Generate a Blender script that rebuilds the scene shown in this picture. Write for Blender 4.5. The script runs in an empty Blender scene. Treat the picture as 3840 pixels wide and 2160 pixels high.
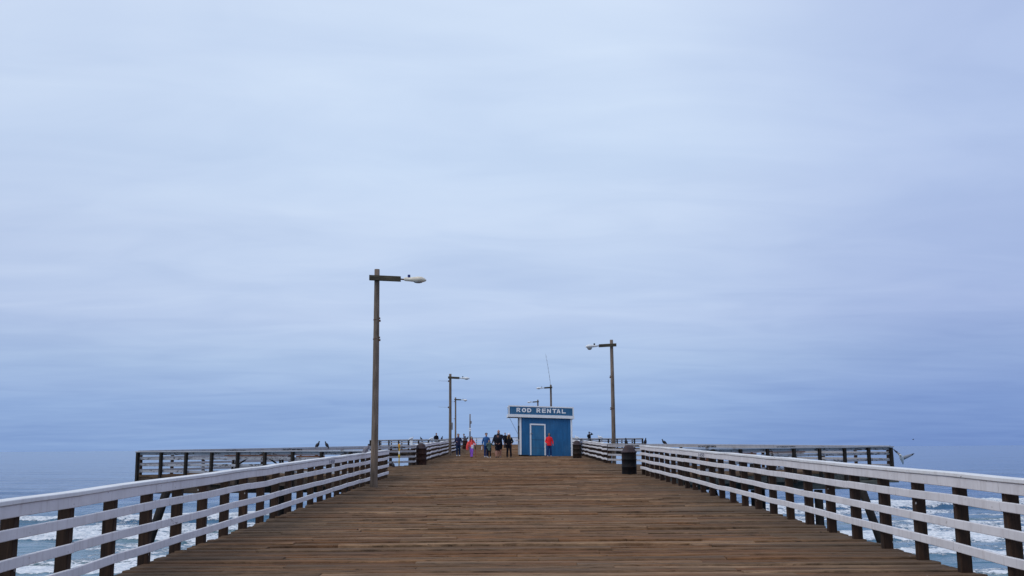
import bpy, math, random
import numpy as np
from mathutils import Vector, Matrix, Quaternion

random.seed(11)
RNG = np.random.default_rng(5)
scene = bpy.context.scene
COL = scene.collection
R = math.radians
S = 0.01456            # the pier climbs gently away from the shore
SEA = -7.0
XC = 0.27

def deck_z(x, y):
    z = S * y
    if 37 < y < 54:
        z -= 0.045 * min(1.0, max(0.0, (abs(x - XC) - 4.9) / 11.0))
    return z
def P(x, y, z=0.0):
    return Vector((x, y, deck_z(x, y) + z))

# ------------------------------------------------------------------ materials
class NT:
    def __init__(s, mat):
        mat.use_nodes = True
        s.t = mat.node_tree; s.t.nodes.clear()
    def n(s, typ, **kw):
        nd = s.t.nodes.new(typ)
        for k, v in kw.items():
            if k == 'inp':
                for a, b in v.items(): nd.inputs[a].default_value = b
            else: setattr(nd, k, v)
        return nd
    def l(s, a, b): s.t.links.new(a, b)

def mixc(nt, fac, a, b, blend='MIX'):
    m = nt.n('ShaderNodeMix', data_type='RGBA', blend_type=blend)
    for sock, v in ((m.inputs[0], fac), (m.inputs[6], a), (m.inputs[7], b)):
        if isinstance(v, (int, float)): sock.default_value = v
        elif isinstance(v, tuple): sock.default_value = (*v, 1) if len(v) == 3 else v
        else: nt.l(v, sock)
    return m.outputs[2]
def ramp(nt, src, stops, interp='LINEAR'):
    r = nt.n('ShaderNodeValToRGB'); r.color_ramp.interpolation = interp
    e = r.color_ramp.elements
    while len(e) < len(stops): e.new(0.5)
    for el, (p, c) in zip(e, stops):
        el.position = p
        el.color = (c, c, c, 1) if isinstance(c, (int, float)) else (*c, 1)
    nt.l(src, r.inputs[0]); return r.outputs[0]
def math_(nt, op, a, b=None, clamp=False):
    m = nt.n('ShaderNodeMath', operation=op, use_clamp=clamp)
    for i, v in enumerate((a, b)):
        if v is None: continue
        if isinstance(v, (int, float)): m.inputs[i].default_value = v
        else: nt.l(v, m.inputs[i])
    return m.outputs[0]
def coords(nt, scale, loc=(0, 0, 0), world=False):
    if world:
        src = nt.n('ShaderNodeNewGeometry').outputs['Position']
    else:
        src = nt.n('ShaderNodeTexCoord').outputs['Object']
    m = nt.n('ShaderNodeMapping'); m.inputs['Scale'].default_value = scale; m.inputs['Location'].default_value = loc
    nt.l(src, m.inputs[0]); return m.outputs[0]
def noise(nt, vec, scale, detail=4, rough=0.55, dist=0.0):
    n = nt.n('ShaderNodeTexNoise', inp={'Scale': scale, 'Detail': detail, 'Roughness': rough, 'Distortion': dist})
    nt.l(vec, n.inputs['Vector']); return n.outputs['Fac']
def finish(nt, color, rough=0.8, bump=None, bstr=0.3, bdist=0.01, spec=0.5, metal=0.0, normal=None, trans=None):
    b = nt.n('ShaderNodeBsdfPrincipled')
    for key, v in (('Base Color', color), ('Roughness', rough), ('Metallic', metal), ('Specular IOR Level', spec)):
        if isinstance(v, (int, float)): b.inputs[key].default_value = v
        elif isinstance(v, tuple): b.inputs[key].default_value = (*v, 1)
        else: nt.l(v, b.inputs[key])
    if bump is not None:
        bp = nt.n('ShaderNodeBump', inp={'Strength': bstr, 'Distance': bdist})
        nt.l(bump, bp.inputs['Height']); nt.l(bp.outputs[0], b.inputs['Normal'])
    o = nt.n('ShaderNodeOutputMaterial'); nt.l(b.outputs[0], o.inputs[0])
    return b
MATS = {}
def mat(name):
    m = bpy.data.materials.new(name); MATS[name] = m; return m, NT(m)

def flat_mat(name, col, rough=0.75, var=0.18, scale=9.0, spec=0.4, metal=0.0):
    m, nt = mat(name)
    n = noise(nt, coords(nt, (1, 1, 1)), scale, 5, 0.6)
    lo = tuple(c * (1 - var) for c in col); hi = tuple(min(1, c * (1 + var)) for c in col)
    finish(nt, ramp(nt, n, [(0.3, lo), (0.7, hi)]), rough, bump=n, bstr=0.15, bdist=0.004, spec=spec, metal=metal)
    return m

def deck_mat():
    m, nt = mat('weathered deck planks')
    isl = nt.n('ShaderNodeNewGeometry').outputs['Random Per Island']
    wn = nt.n('ShaderNodeTexWhiteNoise', noise_dimensions='1D'); nt.l(isl, wn.inputs['W'])
    off = nt.n('ShaderNodeVectorMath', operation='SCALE'); off.inputs['Scale'].default_value = 40
    nt.l(wn.outputs['Color'], off.inputs[0])
    pos = nt.n('ShaderNodeNewGeometry').outputs['Position']
    add = nt.n('ShaderNodeVectorMath', operation='ADD'); nt.l(pos, add.inputs[0]); nt.l(off.outputs[0], add.inputs[1])
    def mp(sc):
        q = nt.n('ShaderNodeMapping'); q.inputs['Scale'].default_value = sc; nt.l(add.outputs[0], q.inputs[0]); return q.outputs[0]
    grain = noise(nt, mp((1.9, 24, 3)), 1.0, 7, 0.7, 0.5)
    fine = noise(nt, mp((3.5, 90, 9)), 1.0, 4, 0.6)
    mid = noise(nt, mp((1.5, 7.5, 2)), 1.0, 7, 0.75, 0.8)
    pits = noise(nt, mp((4.5, 11.0, 2)), 1.0, 5, 0.7, 0.8)
    blot = noise(nt, mp((0.35, 1.7, 1)), 1.0, 4, 0.6)
    base = ramp(nt, isl, [(0.0, (0.128, 0.064, 0.032)), (0.2, (0.200, 0.100, 0.048)), (0.4, (0.245, 0.132, 0.066)), (0.55, (0.165, 0.096, 0.052)),
                          (0.75, (0.212, 0.130, 0.076)), (1.0, (0.330, 0.200, 0.112))])
    c = mixc(nt, 1.0, base, ramp(nt, grain, [(0.33, 0.30), (0.46, 0.92), (0.68, 1.38)]), 'MULTIPLY')
    c = mixc(nt, 1.0, c, ramp(nt, fine, [(0.3, 0.72), (0.7, 1.2)]), 'MULTIPLY')
    c = mixc(nt, 1.0, c, ramp(nt, mid, [(0.32, 0.40), (0.46, 0.92), (0.68, 1.42)]), 'MULTIPLY')
    c = mixc(nt, ramp(nt, pits, [(0.31, 0.9), (0.39, 0.0)]), c, (0.030, 0.018, 0.010))
    warm = noise(nt, mp((0.5, 3.0, 1)), 1.3, 3, 0.5)
    c = mixc(nt, ramp(nt, warm, [(0.52, 0.0), (0.7, 0.55)]), c, (0.24, 0.105, 0.045))
    c = mixc(nt, ramp(nt, blot, [(0.50, 0.0), (0.72, 0.6)]), c, (0.130, 0.098, 0.078))
    kn = nt.n('ShaderNodeTexVoronoi', inp={'Scale': 1.0, 'Randomness': 1.0}); nt.l(mp((0.8, 3.2, 1)), kn.inputs['Vector'])
    c = mixc(nt, ramp(nt, kn.outputs['Distance'], [(0.03, 0.8), (0.075, 0.0)]), c, (0.045, 0.028, 0.02))
    sp_ = nt.n('ShaderNodeSeparateXYZ'); nt.l(pos, sp_.inputs[0])
    edge = math_(nt, 'ADD', math_(nt, 'ABSOLUTE', math_(nt, 'SUBTRACT', sp_.outputs['X'], 0.27)), math_(nt, 'MULTIPLY', math_(nt, 'SUBTRACT', blot, 0.5), 3.0))
    c = mixc(nt, math_(nt, 'MULTIPLY', ramp(nt, math_(nt, 'DIVIDE', edge, 10.0), [(0.28, 0.0), (0.46, 1.0)]), 0.55), c, mixc(nt, grain, (0.045, 0.033, 0.022), (0.135, 0.105, 0.078)))
    # pale gull droppings here and there
    dr = nt.n('ShaderNodeTexVoronoi', inp={'Scale': 1.0}); nt.l(coords(nt, (2.2, 2.2, 1), world=True), dr.inputs['Vector'])
    dn = noise(nt, coords(nt, (9, 9, 1), world=True), 1.0, 3)
    dsum = math_(nt, 'ADD', dr.outputs['Distance'], math_(nt, 'MULTIPLY', dn, 0.14))
    c = mixc(nt, ramp(nt, dsum, [(0.085, 0.75), (0.10, 0.0)]), c, (0.42, 0.41, 0.40))
    h = math_(nt, 'ADD', math_(nt, 'ADD', grain, math_(nt, 'MULTIPLY', fine, 0.5)), math_(nt, 'MULTIPLY', mid, 0.8))
    finish(nt, c, 0.85, bump=h, bstr=0.9, bdist=0.025, spec=0.12)
    return m

def paint_mat(name, col, peel, under=(0.075, 0.045, 0.03), grime=0.5, chipscale=1.0):
    m, nt = mat(name)
    v = coords(nt, (1, 1, 1), world=True)
    big = noise(nt, v, 2.2, 4, 0.6)
    streak = noise(nt, coords(nt, (5, 5, 0.8), world=True), 2.5, 4, 0.6)
    c = mixc(nt, math_(nt, 'MULTIPLY', ramp(nt, big, [(0.4, 0.0), (0.75, 1.0)]), grime), col, tuple(k * 0.78 for k in col))
    c = mixc(nt, math_(nt, 'MULTIPLY', ramp(nt, streak, [(0.5, 0.0), (0.8, 1.0)]), grime), c, (col[0] * 0.66, col[1] * 0.62, col[2] * 0.60))
    chip = noise(nt, coords(nt, (1.0 * chipscale, 1.0 * chipscale, 2.6 * chipscale), world=True), 9.0, 7, 0.72)
    reg = noise(nt, v, 0.9, 3, 0.5)
    chip = math_(nt, 'ADD', chip, math_(nt, 'MULTIPLY', math_(nt, 'SUBTRACT', reg, 0.5), 0.35))
    t = 0.78 - peel
    mask = ramp(nt, chip, [(t, 0.0), (t + 0.02, 1.0)])
    c = mixc(nt, mask, c, under)
    # small dark nail heads and specks
    vo = nt.n('ShaderNodeTexVoronoi', inp={'Scale': 7.0}); nt.l(v, vo.inputs['Vector'])
    c = mixc(nt, ramp(nt, vo.outputs['Distance'], [(0.035, 0.85), (0.06, 0.0)]), c, (0.06, 0.045, 0.04))
    hh = math_(nt, 'SUBTRACT', big, math_(nt, 'MULTIPLY', mask, 0.8))
    finish(nt, c, 0.55, bump=hh, bstr=0.4, bdist=0.006, spec=0.4)
    return m

def wood_mat(name, lo, hi, axis='Z', spots=0.5, rough=0.8):
    m, nt = mat(name)
    sc = {'Z': (14, 14, 1.1), 'X': (1.1, 14, 14), 'Y': (14, 1.1, 14)}[axis]
    g = noise(nt, coords(nt, sc, world=True), 1.6, 6, 0.65, 0.5)
    b = noise(nt, coords(nt, (1, 1, 0.5), world=True), 1.7, 4, 0.55)
    c = ramp(nt, g, [(0.3, lo), (0.68, hi)])
    c = mixc(nt, 1.0, c, ramp(nt, b, [(0.3, 0.62), (0.7, 1.25)]), 'MULTIPLY')
    if spots:
        vo = nt.n('ShaderNodeTexVoronoi', inp={'Scale': 6.5}); nt.l(coords(nt, (1, 1, 0.7), world=True), vo.inputs['Vector'])
        n2 = noise(nt, coords(nt, (1, 1, 1), world=True), 30, 3)
        sm = math_(nt, 'ADD', vo.outputs['Distance'], math_(nt, 'MULTIPLY', n2, 0.12))
        c = mixc(nt, math_(nt, 'MULTIPLY', ramp(nt, sm, [(0.115, 1.0), (0.14, 0.0)]), spots), c, (0.5, 0.48, 0.46))
    finish(nt, c, rough, bump=g, bstr=0.5, bdist=0.008, spec=0.3)
    return m

M_DECK = deck_mat()
M_WHITE = paint_mat('white rail paint', (0.80, 0.765, 0.775), 0.10, grime=0.7)
M_CAP = paint_mat('white cap paint', (0.82, 0.81, 0.81), 0.11, grime=0.5)
M_PEEL = paint_mat('peeling white paint', (0.44, 0.43, 0.45), 0.215, under=(0.055, 0.036, 0.026), grime=0.8, chipscale=0.6)
M_PEELCAP = paint_mat('worn white cap', (0.46, 0.45, 0.47), 0.10, under=(0.10, 0.075, 0.06), grime=0.9)
M_TRIM = paint_mat('white trim paint', (0.86, 0.86, 0.87), 0.02, grime=0.35)
M_POST = wood_mat('dark brown rail posts', (0.014, 0.006, 0.003), (0.062, 0.030, 0.015), 'Z', 0.8)
M_POSTD = wood_mat('near black wet posts', (0.010, 0.008, 0.007), (0.045, 0.032, 0.024), 'Z', 0.4)
M_POLE = wood_mat('grey brown lamp pole', (0.10, 0.070, 0.048), (0.28, 0.213, 0.165), 'Z', 0.0)
M_ARM = wood_mat('mossy lamp arm timber', (0.020, 0.017, 0.012), (0.125, 0.105, 0.065), 'X', 0.15)
M_FASC = wood_mat('brown pier timbers', (0.030, 0.020, 0.014), (0.105, 0.072, 0.050), 'X', 0.3)
M_FASCG = wood_mat('grey green pier timbers', (0.035, 0.036, 0.030), (0.135, 0.135, 0.115), 'X', 0.5)
M_PILE = wood_mat('creosoted piles', (0.006, 0.005, 0.005), (0.030, 0.022, 0.017), 'Z', 0.15)
M_REDW = wood_mat('reddish bench wood', (0.11, 0.045, 0.024), (0.27, 0.125, 0.070), 'X', 0.1)
M_BLK = flat_mat('stencil black paint', (0.015, 0.015, 0.017), 0.7, 0.3)
M_GRAF = flat_mat('faded grey marker', (0.24, 0.245, 0.29), 0.7, 0.25, 22)
M_LETTER = flat_mat('white sign letters', (0.90, 0.90, 0.90), 0.5, 0.05)
M_STEEL = flat_mat('galvanised steel', (0.30, 0.30, 0.31), 0.45, 0.2, 20, 0.5, 0.6)
M_RUST = flat_mat('rusty steel', (0.12, 0.055, 0.03), 0.8, 0.4, 25)
M_HEAD = flat_mat('aged white lamp housing', (0.86, 0.74, 0.58), 0.45, 0.22, 6)
M_HEADW = flat_mat('clean white lamp housing', (0.82, 0.82, 0.80), 0.4, 0.12, 6)
M_LENS = flat_mat('dim lamp lens', (0.30, 0.29, 0.27), 0.15, 0.1, 6, 0.8)
M_BLUE = flat_mat('blue photocell', (0.012, 0.03, 0.17), 0.4, 0.1)
M_BLACK = flat_mat('black plastic', (0.012, 0.012, 0.014), 0.5, 0.2)
M_YEL = flat_mat('yellow post paint', (0.60, 0.40, 0.03), 0.5, 0.25, 14)
M_ORG = flat_mat('orange yellow paint', (0.68, 0.33, 0.03), 0.5, 0.25, 14)
M_DARK = flat_mat('dark shade', (0.02, 0.02, 0.022), 0.8, 0.3)
M_ROOF = flat_mat('grey roofing felt', (0.16, 0.16, 0.17), 0.9, 0.2)
M_GREYW = flat_mat('pale grey side wall', (0.30, 0.31, 0.34), 0.7, 0.12)

def blue_mat(name, col):
    m, nt = mat(name)
    n = noise(nt, coords(nt, (3, 3, 0.6), world=True), 2.0, 5, 0.6)
    f = noise(nt, coords(nt, (1, 1, 1), world=True), 1.3, 3, 0.5)
    c = ramp(nt, n, [(0.3, tuple(k * 0.8 for k in col)), (0.7, tuple(k * 1.18 for k in col))])
    c = mixc(nt, math_(nt, 'MULTIPLY', ramp(nt, f, [(0.5, 0), (0.8, 1)]), 0.3), c, (0.10, 0.22, 0.34))
    finish(nt, c, 0.6, bump=n, bstr=0.2, bdist=0.004, spec=0.35); return m
M_KB = blue_mat('blue clapboard paint', (0.016, 0.130, 0.310))
M_KD = blue_mat('blue door paint', (0.024, 0.150, 0.310))
M_KS = blue_mat('blue sign paint', (0.034, 0.145, 0.29))

def drum_mat(name, lo, hi, rust):
    m, nt = mat(name)
    n = noise(nt, coords(nt, (3, 3, 1.2)), 2.4, 6, 0.65)
    r = noise(nt, coords(nt, (1, 1, 1)), 5.5, 6, 0.7)
    c = ramp(nt, n, [(0.3, lo), (0.7, hi)])
    c = mixc(nt, ramp(nt, r, [(0.5, 0.0), (0.62, rust)]), c, (0.085, 0.035, 0.022))
    finish(nt, c, 0.7, bump=r, bstr=0.4, bdist=0.006, spec=0.2); return m
M_DRUMR = drum_mat('red brown drum', (0.014, 0.006, 0.005), (0.040, 0.015, 0.011), 0.5)
M_DRUMB = drum_mat('blue black drum', (0.002, 0.0025, 0.0035), (0.007, 0.0075, 0.010), 0.2)
M_DRUMN = drum_mat('brown drum', (0.009, 0.006, 0.004), (0.026, 0.017, 0.012), 0.4)
M_LID = drum_mat('grey brown lid', (0.036, 0.028, 0.033), (0.075, 0.056, 0.062), 0.45)

# ------------------------------------------------------------------ mesh tools
class MB:
    def __init__(s): s.v = []; s.f = []
    def add(s, vs, fs):
        b = len(s.v); s.v += [tuple(x) for x in vs]; s.f += [tuple(b + i for i in f) for f in fs]
    def box(s, c, size, rz=0.0, rot=None, ch=0.0):
        hx, hy, hz = (k / 2 for k in size)
        M = rot if rot is not None else Matrix.Rotation(rz, 3, 'Z')
        c = Vector(c)
        if ch <= 0:
            pts = [(sx * hx, sy * hy, sz * hz) for sz in (-1, 1) for sx, sy in ((-1, -1), (1, -1), (1, 1), (-1, 1))]
            s.add([c + M @ Vector(p) for p in pts], [(3, 2, 1, 0), (4, 5, 6, 7), (0, 1, 5, 4), (1, 2, 6, 5), (2, 3, 7, 6), (3, 0, 4, 7)])
        else:
            # chamfer the vertical edges and the top rim
            prof = [(-hx + ch, -hy), (hx - ch, -hy), (hx, -hy + ch), (hx, hy - ch), (hx - ch, hy), (-hx + ch, hy), (-hx, hy - ch), (-hx, -hy + ch)]
            k = (min(hx, hy) - ch) / min(hx, hy)
            pts = [(x, y, -hz) for x, y in prof] + [(x, y, hz - ch) for x, y in prof] + [(x * k, y * k, hz) for x, y in prof]
            fs = [tuple(range(7, -1, -1)), tuple(range(16, 24))]
            for r in (0, 8):
                for i in range(8): fs.append((r + i, r + (i + 1) % 8, r + 8 + (i + 1) % 8, r + 8 + i))
            s.add([c + M @ Vector(p) for p in pts], fs)
    def board(s, pts, w, h, side, ch=0.006):
        """a plank through pts (its centre line), w across (along side), h tall"""
        side = Vector(side).normalized(); up = Vector((0, 0, 1))
        hw, hh = w / 2, h / 2
        prof = [(-hw + ch, -hh), (hw - ch, -hh), (hw, -hh + ch), (hw, hh - ch), (hw - ch, hh), (-hw + ch, hh), (-hw, hh - ch), (-hw, -hh + ch)]
        vs, fs = [], []
        for p in pts:
            for a, b in prof: vs.append(Vector(p) + side * a + up * b)
        n = len(pts)
        for k in range(n - 1):
            for i in range(8):
                fs.append((k * 8 + i, k * 8 + (i + 1) % 8, (k + 1) * 8 + (i + 1) % 8, (k + 1) * 8 + i))
        fs.append(tuple(range(7, -1, -1))); fs.append(tuple((n - 1) * 8 + i for i in range(8)))
        s.add(vs, fs)
    def loft(s, pts, rad, n=12, ref=(0, 1, 0), cap=True):
        pts = [Vector(p) for p in pts]; ref = Vector(ref)
        vs, fs = [], []
        m = len(pts)
        for k, p in enumerate(pts):
            t = (pts[min(k + 1, m - 1)] - pts[max(k - 1, 0)]).normalized()
            sd = ref.cross(t)
            if sd.length < 1e-3: sd = Vector((1, 0, 0)).cross(t)
            sd.normalize(); u = t.cross(sd)
            r = rad[k]; rx, ry = r if isinstance(r, tuple) else (r, r)
            for i in range(n):
                a = 2 * math.pi * i / n
                vs.append(p + sd * (rx * math.cos(a)) + u * (ry * math.sin(a)))
        for k in range(m - 1):
            for i in range(n):
                fs.append((k * n + i, k * n + (i + 1) % n, (k + 1) * n + (i + 1) % n, (k + 1) * n + i))
        if cap:
            fs.append(tuple(range(n - 1, -1, -1))); fs.append(tuple((m - 1) * n + i for i in range(n)))
        s.add(vs, fs)
    def lathe(s, prof, n=28, c=(0, 0, 0)):
        s.loft([(c[0], c[1], c[2] + z) for r, z in prof], [max(r, 1e-4) for r, z in prof], n)
    def ell(s, c, r, n=14, m=9, tilt=0.0):
        c = Vector(c); pts = []; rad = []
        M = Matrix.Rotation(tilt, 3, 'X')
        vs, fs = [], []
        for k in range(m + 1):
            a = -math.pi / 2 + math.pi * k / m
            q = max(math.cos(a), 0.02)
            for i in range(n):
                b = 2 * math.pi * i / n
                vs.append(c + M @ Vector((r[0] * q * math.cos(b), r[1] * q * math.sin(b), r[2] * math.sin(a))))
        for k in range(m):
            for i in range(n): fs.append((k * n + i, k * n + (i + 1) % n, (k + 1) * n + (i + 1) % n, (k + 1) * n + i))
        fs.append(tuple(range(n - 1, -1, -1))); fs.append(tuple(m * n + i for i in range(n)))
        s.add(vs, fs)
    def mesh(s, name, m, smooth=False):
        me = bpy.data.meshes.new(name); me.from_pydata(s.v, [], s.f); me.update()
        if m is not None: me.materials.append(m)
        if smooth: me.polygons.foreach_set('use_smooth', [True] * len(me.polygons))
        return me
    def build(s, name, m, parent=None, smooth=False, loc=(0, 0, 0), rz=0.0):
        return link(name, s.mesh(name, m, smooth), parent, loc, rz)

def link(name, me, parent=None, loc=(0, 0, 0), rz=0.0):
    o = bpy.data.objects.new(name, me); COL.objects.link(o)
    o.parent = parent; o.location = loc; o.rotation_euler = (0, 0, rz)
    return o
def tag(o, label=None, cat=None, group=None, kind=None):
    for k, v in (('label', label), ('category', cat), ('group', group), ('kind', kind)):
        if v: o[k] = v
    return o
def thing(name, label, cat, loc=(0, 0, 0), rz=0.0, group=None):
    return tag(link(name, None, None, loc, rz), label, cat, group)
def remesh(mb, name, m, voxel, parent=None, smooth_iter=2):
    me = mb.mesh(name + '_raw', m); o = bpy.data.objects.new(name + '_raw', me); COL.objects.link(o)
    r = o.modifiers.new('r', 'REMESH'); r.mode = 'VOXEL'; r.voxel_size = voxel; r.use_smooth_shade = True
    if smooth_iter:
        q = o.modifiers.new('s', 'SMOOTH'); q.factor = 0.5; q.iterations = smooth_iter
    dg = bpy.context.evaluated_depsgraph_get(); dg.update()
    new = bpy.data.meshes.new_from_object(o.evaluated_get(dg), depsgraph=dg)
    new.name = name
    if not new.materials: new.materials.append(m)
    bpy.data.objects.remove(o); bpy.data.meshes.remove(me)
    return link(name, new, parent)
def text_mesh(body, w, h, depth=0.006, bold=0.02, space=1.0):
    cu = bpy.data.curves.new('t', 'FONT'); cu.body = body; cu.size = 1; cu.extrude = 0.05; cu.offset = bold; cu.space_character = space
    o = bpy.data.objects.new('t', cu); COL.objects.link(o)
    dg = bpy.context.evaluated_depsgraph_get(); dg.update()
    me = bpy.data.meshes.new_from_object(o.evaluated_get(dg), depsgraph=dg)
    bpy.data.objects.remove(o)
    co = np.empty(len(me.vertices) * 3); me.vertices.foreach_get('co', co); co = co.reshape(-1, 3)
    lo, hi = co.min(0), co.max(0)
    q = (co - lo) / np.maximum(hi - lo, 1e-6)
    out = np.stack([(q[:, 0] - 0.5) * w, (0.5 - q[:, 2]) * depth, (q[:, 1] - 0.5) * h], 1)   # faces -y
    me.vertices.foreach_set('co', out.ravel()); me.update()
    return me

# ------------------------------------------------------------------ world, sun, camera
def build_world():
    w = bpy.data.worlds.new('World'); scene.world = w; w.use_nodes = True
    nt = NT(w)
    tc = nt.n('ShaderNodeTexCoord').outputs['Generated']
    sx = nt.n('ShaderNodeSeparateXYZ'); nt.l(tc, sx.inputs[0])
    z = math_(nt, 'MAXIMUM', sx.outputs['Z'], 0.0)
    def lin(r, g, b): return tuple(((k / 255 + 0.055) / 1.055) ** 2.4 if k > 10 else k / 255 / 12.92 for k in (r, g, b))
    base = ramp(nt, z, [(0.0, lin(141, 172, 220)), (0.045, lin(151, 181, 227)), (0.062, lin(164, 191, 232)), (0.085, lin(172, 197, 234)), (0.127, lin(191, 210, 242)),
                        (0.206, lin(200, 218, 246)), (0.282, lin(211, 229, 253)), (0.42, lin(217, 233, 255)), (1.0, lin(214, 224, 240))])
    # stratus layer: noise laid on a flat cloud ceiling, so it flattens towards the horizon
    den = math_(nt, 'ADD', z, 0.07)
    cx = math_(nt, 'DIVIDE', sx.outputs['X'], den); cy = math_(nt, 'DIVIDE', sx.outputs['Y'], den)
    cb = nt.n('ShaderNodeCombineXYZ'); nt.l(cx, cb.inputs[0]); nt.l(cy, cb.inputs[1])
    def mp(sc, loc):
        q = nt.n('ShaderNodeMapping'); q.inputs['Scale'].default_value = sc; q.inputs['Location'].default_value = loc; nt.l(cb.outputs[0], q.inputs[0]); return q.outputs[0]
    n1 = noise(nt, mp((0.55, 0.9, 1), (3.1, 1.7, 0)), 1.0, 5, 0.5, 0.6)
    n2 = noise(nt, mp((0.22, 0.35, 1), (7.7, 2.2, 0)), 1.0, 3, 0.5, 0.3)
    c = mixc(nt, 1.0, base, ramp(nt, n1, [(0.25, (0.895, 0.915, 0.955)), (0.5, (1.0, 1.0, 1.0)), (0.75, (1.085, 1.06, 1.03))]), 'MULTIPLY')
    c = mixc(nt, 1.0, c, ramp(nt, n2, [(0.3, (0.93, 0.94, 0.965)), (0.7, (1.06, 1.05, 1.025))]), 'MULTIPLY')
    n3 = noise(nt, mp((1.3, 2.1, 1), (1.2, 9.1, 0)), 1.0, 4, 0.5, 1.0)
    c = mixc(nt, 1.0, c, ramp(nt, n3, [(0.3, (0.945, 0.955, 0.972)), (0.5, (1.0, 1.0, 1.0)), (0.7, (1.05, 1.04, 1.02))]), 'MULTIPLY')
    # dimmer, more violet sky towards both sides, lens vignetting painted into its colour
    side = ramp(nt, math_(nt, 'ADD', sx.outputs['X'], 0.5), [(0.0, (0.95, 0.945, 0.96)), (0.42, (1.0, 1.0, 1.0)), (0.58, (1.0, 1.0, 1.0)), (0.93, (0.705, 0.735, 0.865))], 'EASE')
    c = mixc(nt, 1.0, c, side, 'MULTIPLY')
    sky = nt.n('ShaderNodeTexSky', sky_type='NISHITA'); sky.sun_disc = False
    sky.sun_elevation = R(52); sky.sun_rotation = R(200); sky.air_density = 1.2; sky.dust_density = 3.0
    sk = mixc(nt, 1.0, sky.outputs[0], (0.09, 0.09, 0.09), 'MULTIPLY')
    c = mixc(nt, 0.06, c, sk)
    bg = nt.n('ShaderNodeBackground'); nt.l(c, bg.inputs[0]); bg.inputs[1].default_value = 1.0
    o = nt.n('ShaderNodeOutputWorld'); nt.l(bg.outputs[0], o.inputs[0])
build_world()
sun = bpy.data.lights.new('sun', 'SUN'); sun.energy = 0.85; sun.angle = R(28); sun.color = (1.0, 0.96, 0.9)
so = bpy.data.objects.new('sun', sun); COL.objects.link(so)
so.rotation_euler = (R(44), 0, R(-62))

cam = bpy.data.cameras.new('camera'); cam.lens = 35; cam.sensor_width = 36; cam.clip_end = 120000; cam.clip_start = 0.1
co = bpy.data.objects.new('camera', cam); COL.objects.link(co); scene.camera = co
co.matrix_world = Matrix.Translation((0, 0, 1.6)) @ (Matrix.Rotation(-0.0023, 4, 'Z') @ Matrix.Rotation(R(90 + 9.155), 4, 'X') @ Matrix.Rotation(-0.0065, 4, 'Z'))
vs = scene.view_settings; vs.view_transform = 'Standard'; vs.look = 'None'; vs.exposure = 0.0; vs.gamma = 1.0; vs.use_curve_mapping = False
scene.render.resolution_x = 1024; scene.render.resolution_y = 576

# ------------------------------------------------------------------ the sea
def vnoise(x, y, seed=0):
    xi = np.floor(x).astype(np.int64); yi = np.floor(y).astype(np.int64)
    xf = x - xi; yf = y - yi
    def h(a, b):
        n = (a * 374761393 + b * 668265263 + seed * 1442695041) & 0xffffffff
        n = ((n ^ (n >> 13)) * 1274126177) & 0xffffffff
        return ((n ^ (n >> 16)) & 0xffff) / 65535.0
    u = xf * xf * (3 - 2 * xf); v = yf * yf * (3 - 2 * yf)
    return (h(xi, yi) * (1 - u) + h(xi + 1, yi) * u) * (1 - v) + (h(xi, yi + 1) * (1 - u) + h(xi + 1, yi + 1) * u) * v
def fbm(x, y, o=4, seed=0):
    a, s, t = 0.5, 0.0, 0.0
    for k in range(o):
        s = s + a * vnoise(x * 2 ** k, y * 2 ** k, seed + k); t += a; a *= 0.55
    return s / t
def sm(a, b, x):
    t = np.clip((x - a) / (b - a), 0, 1); return t * t * (3 - 2 * t)

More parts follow.
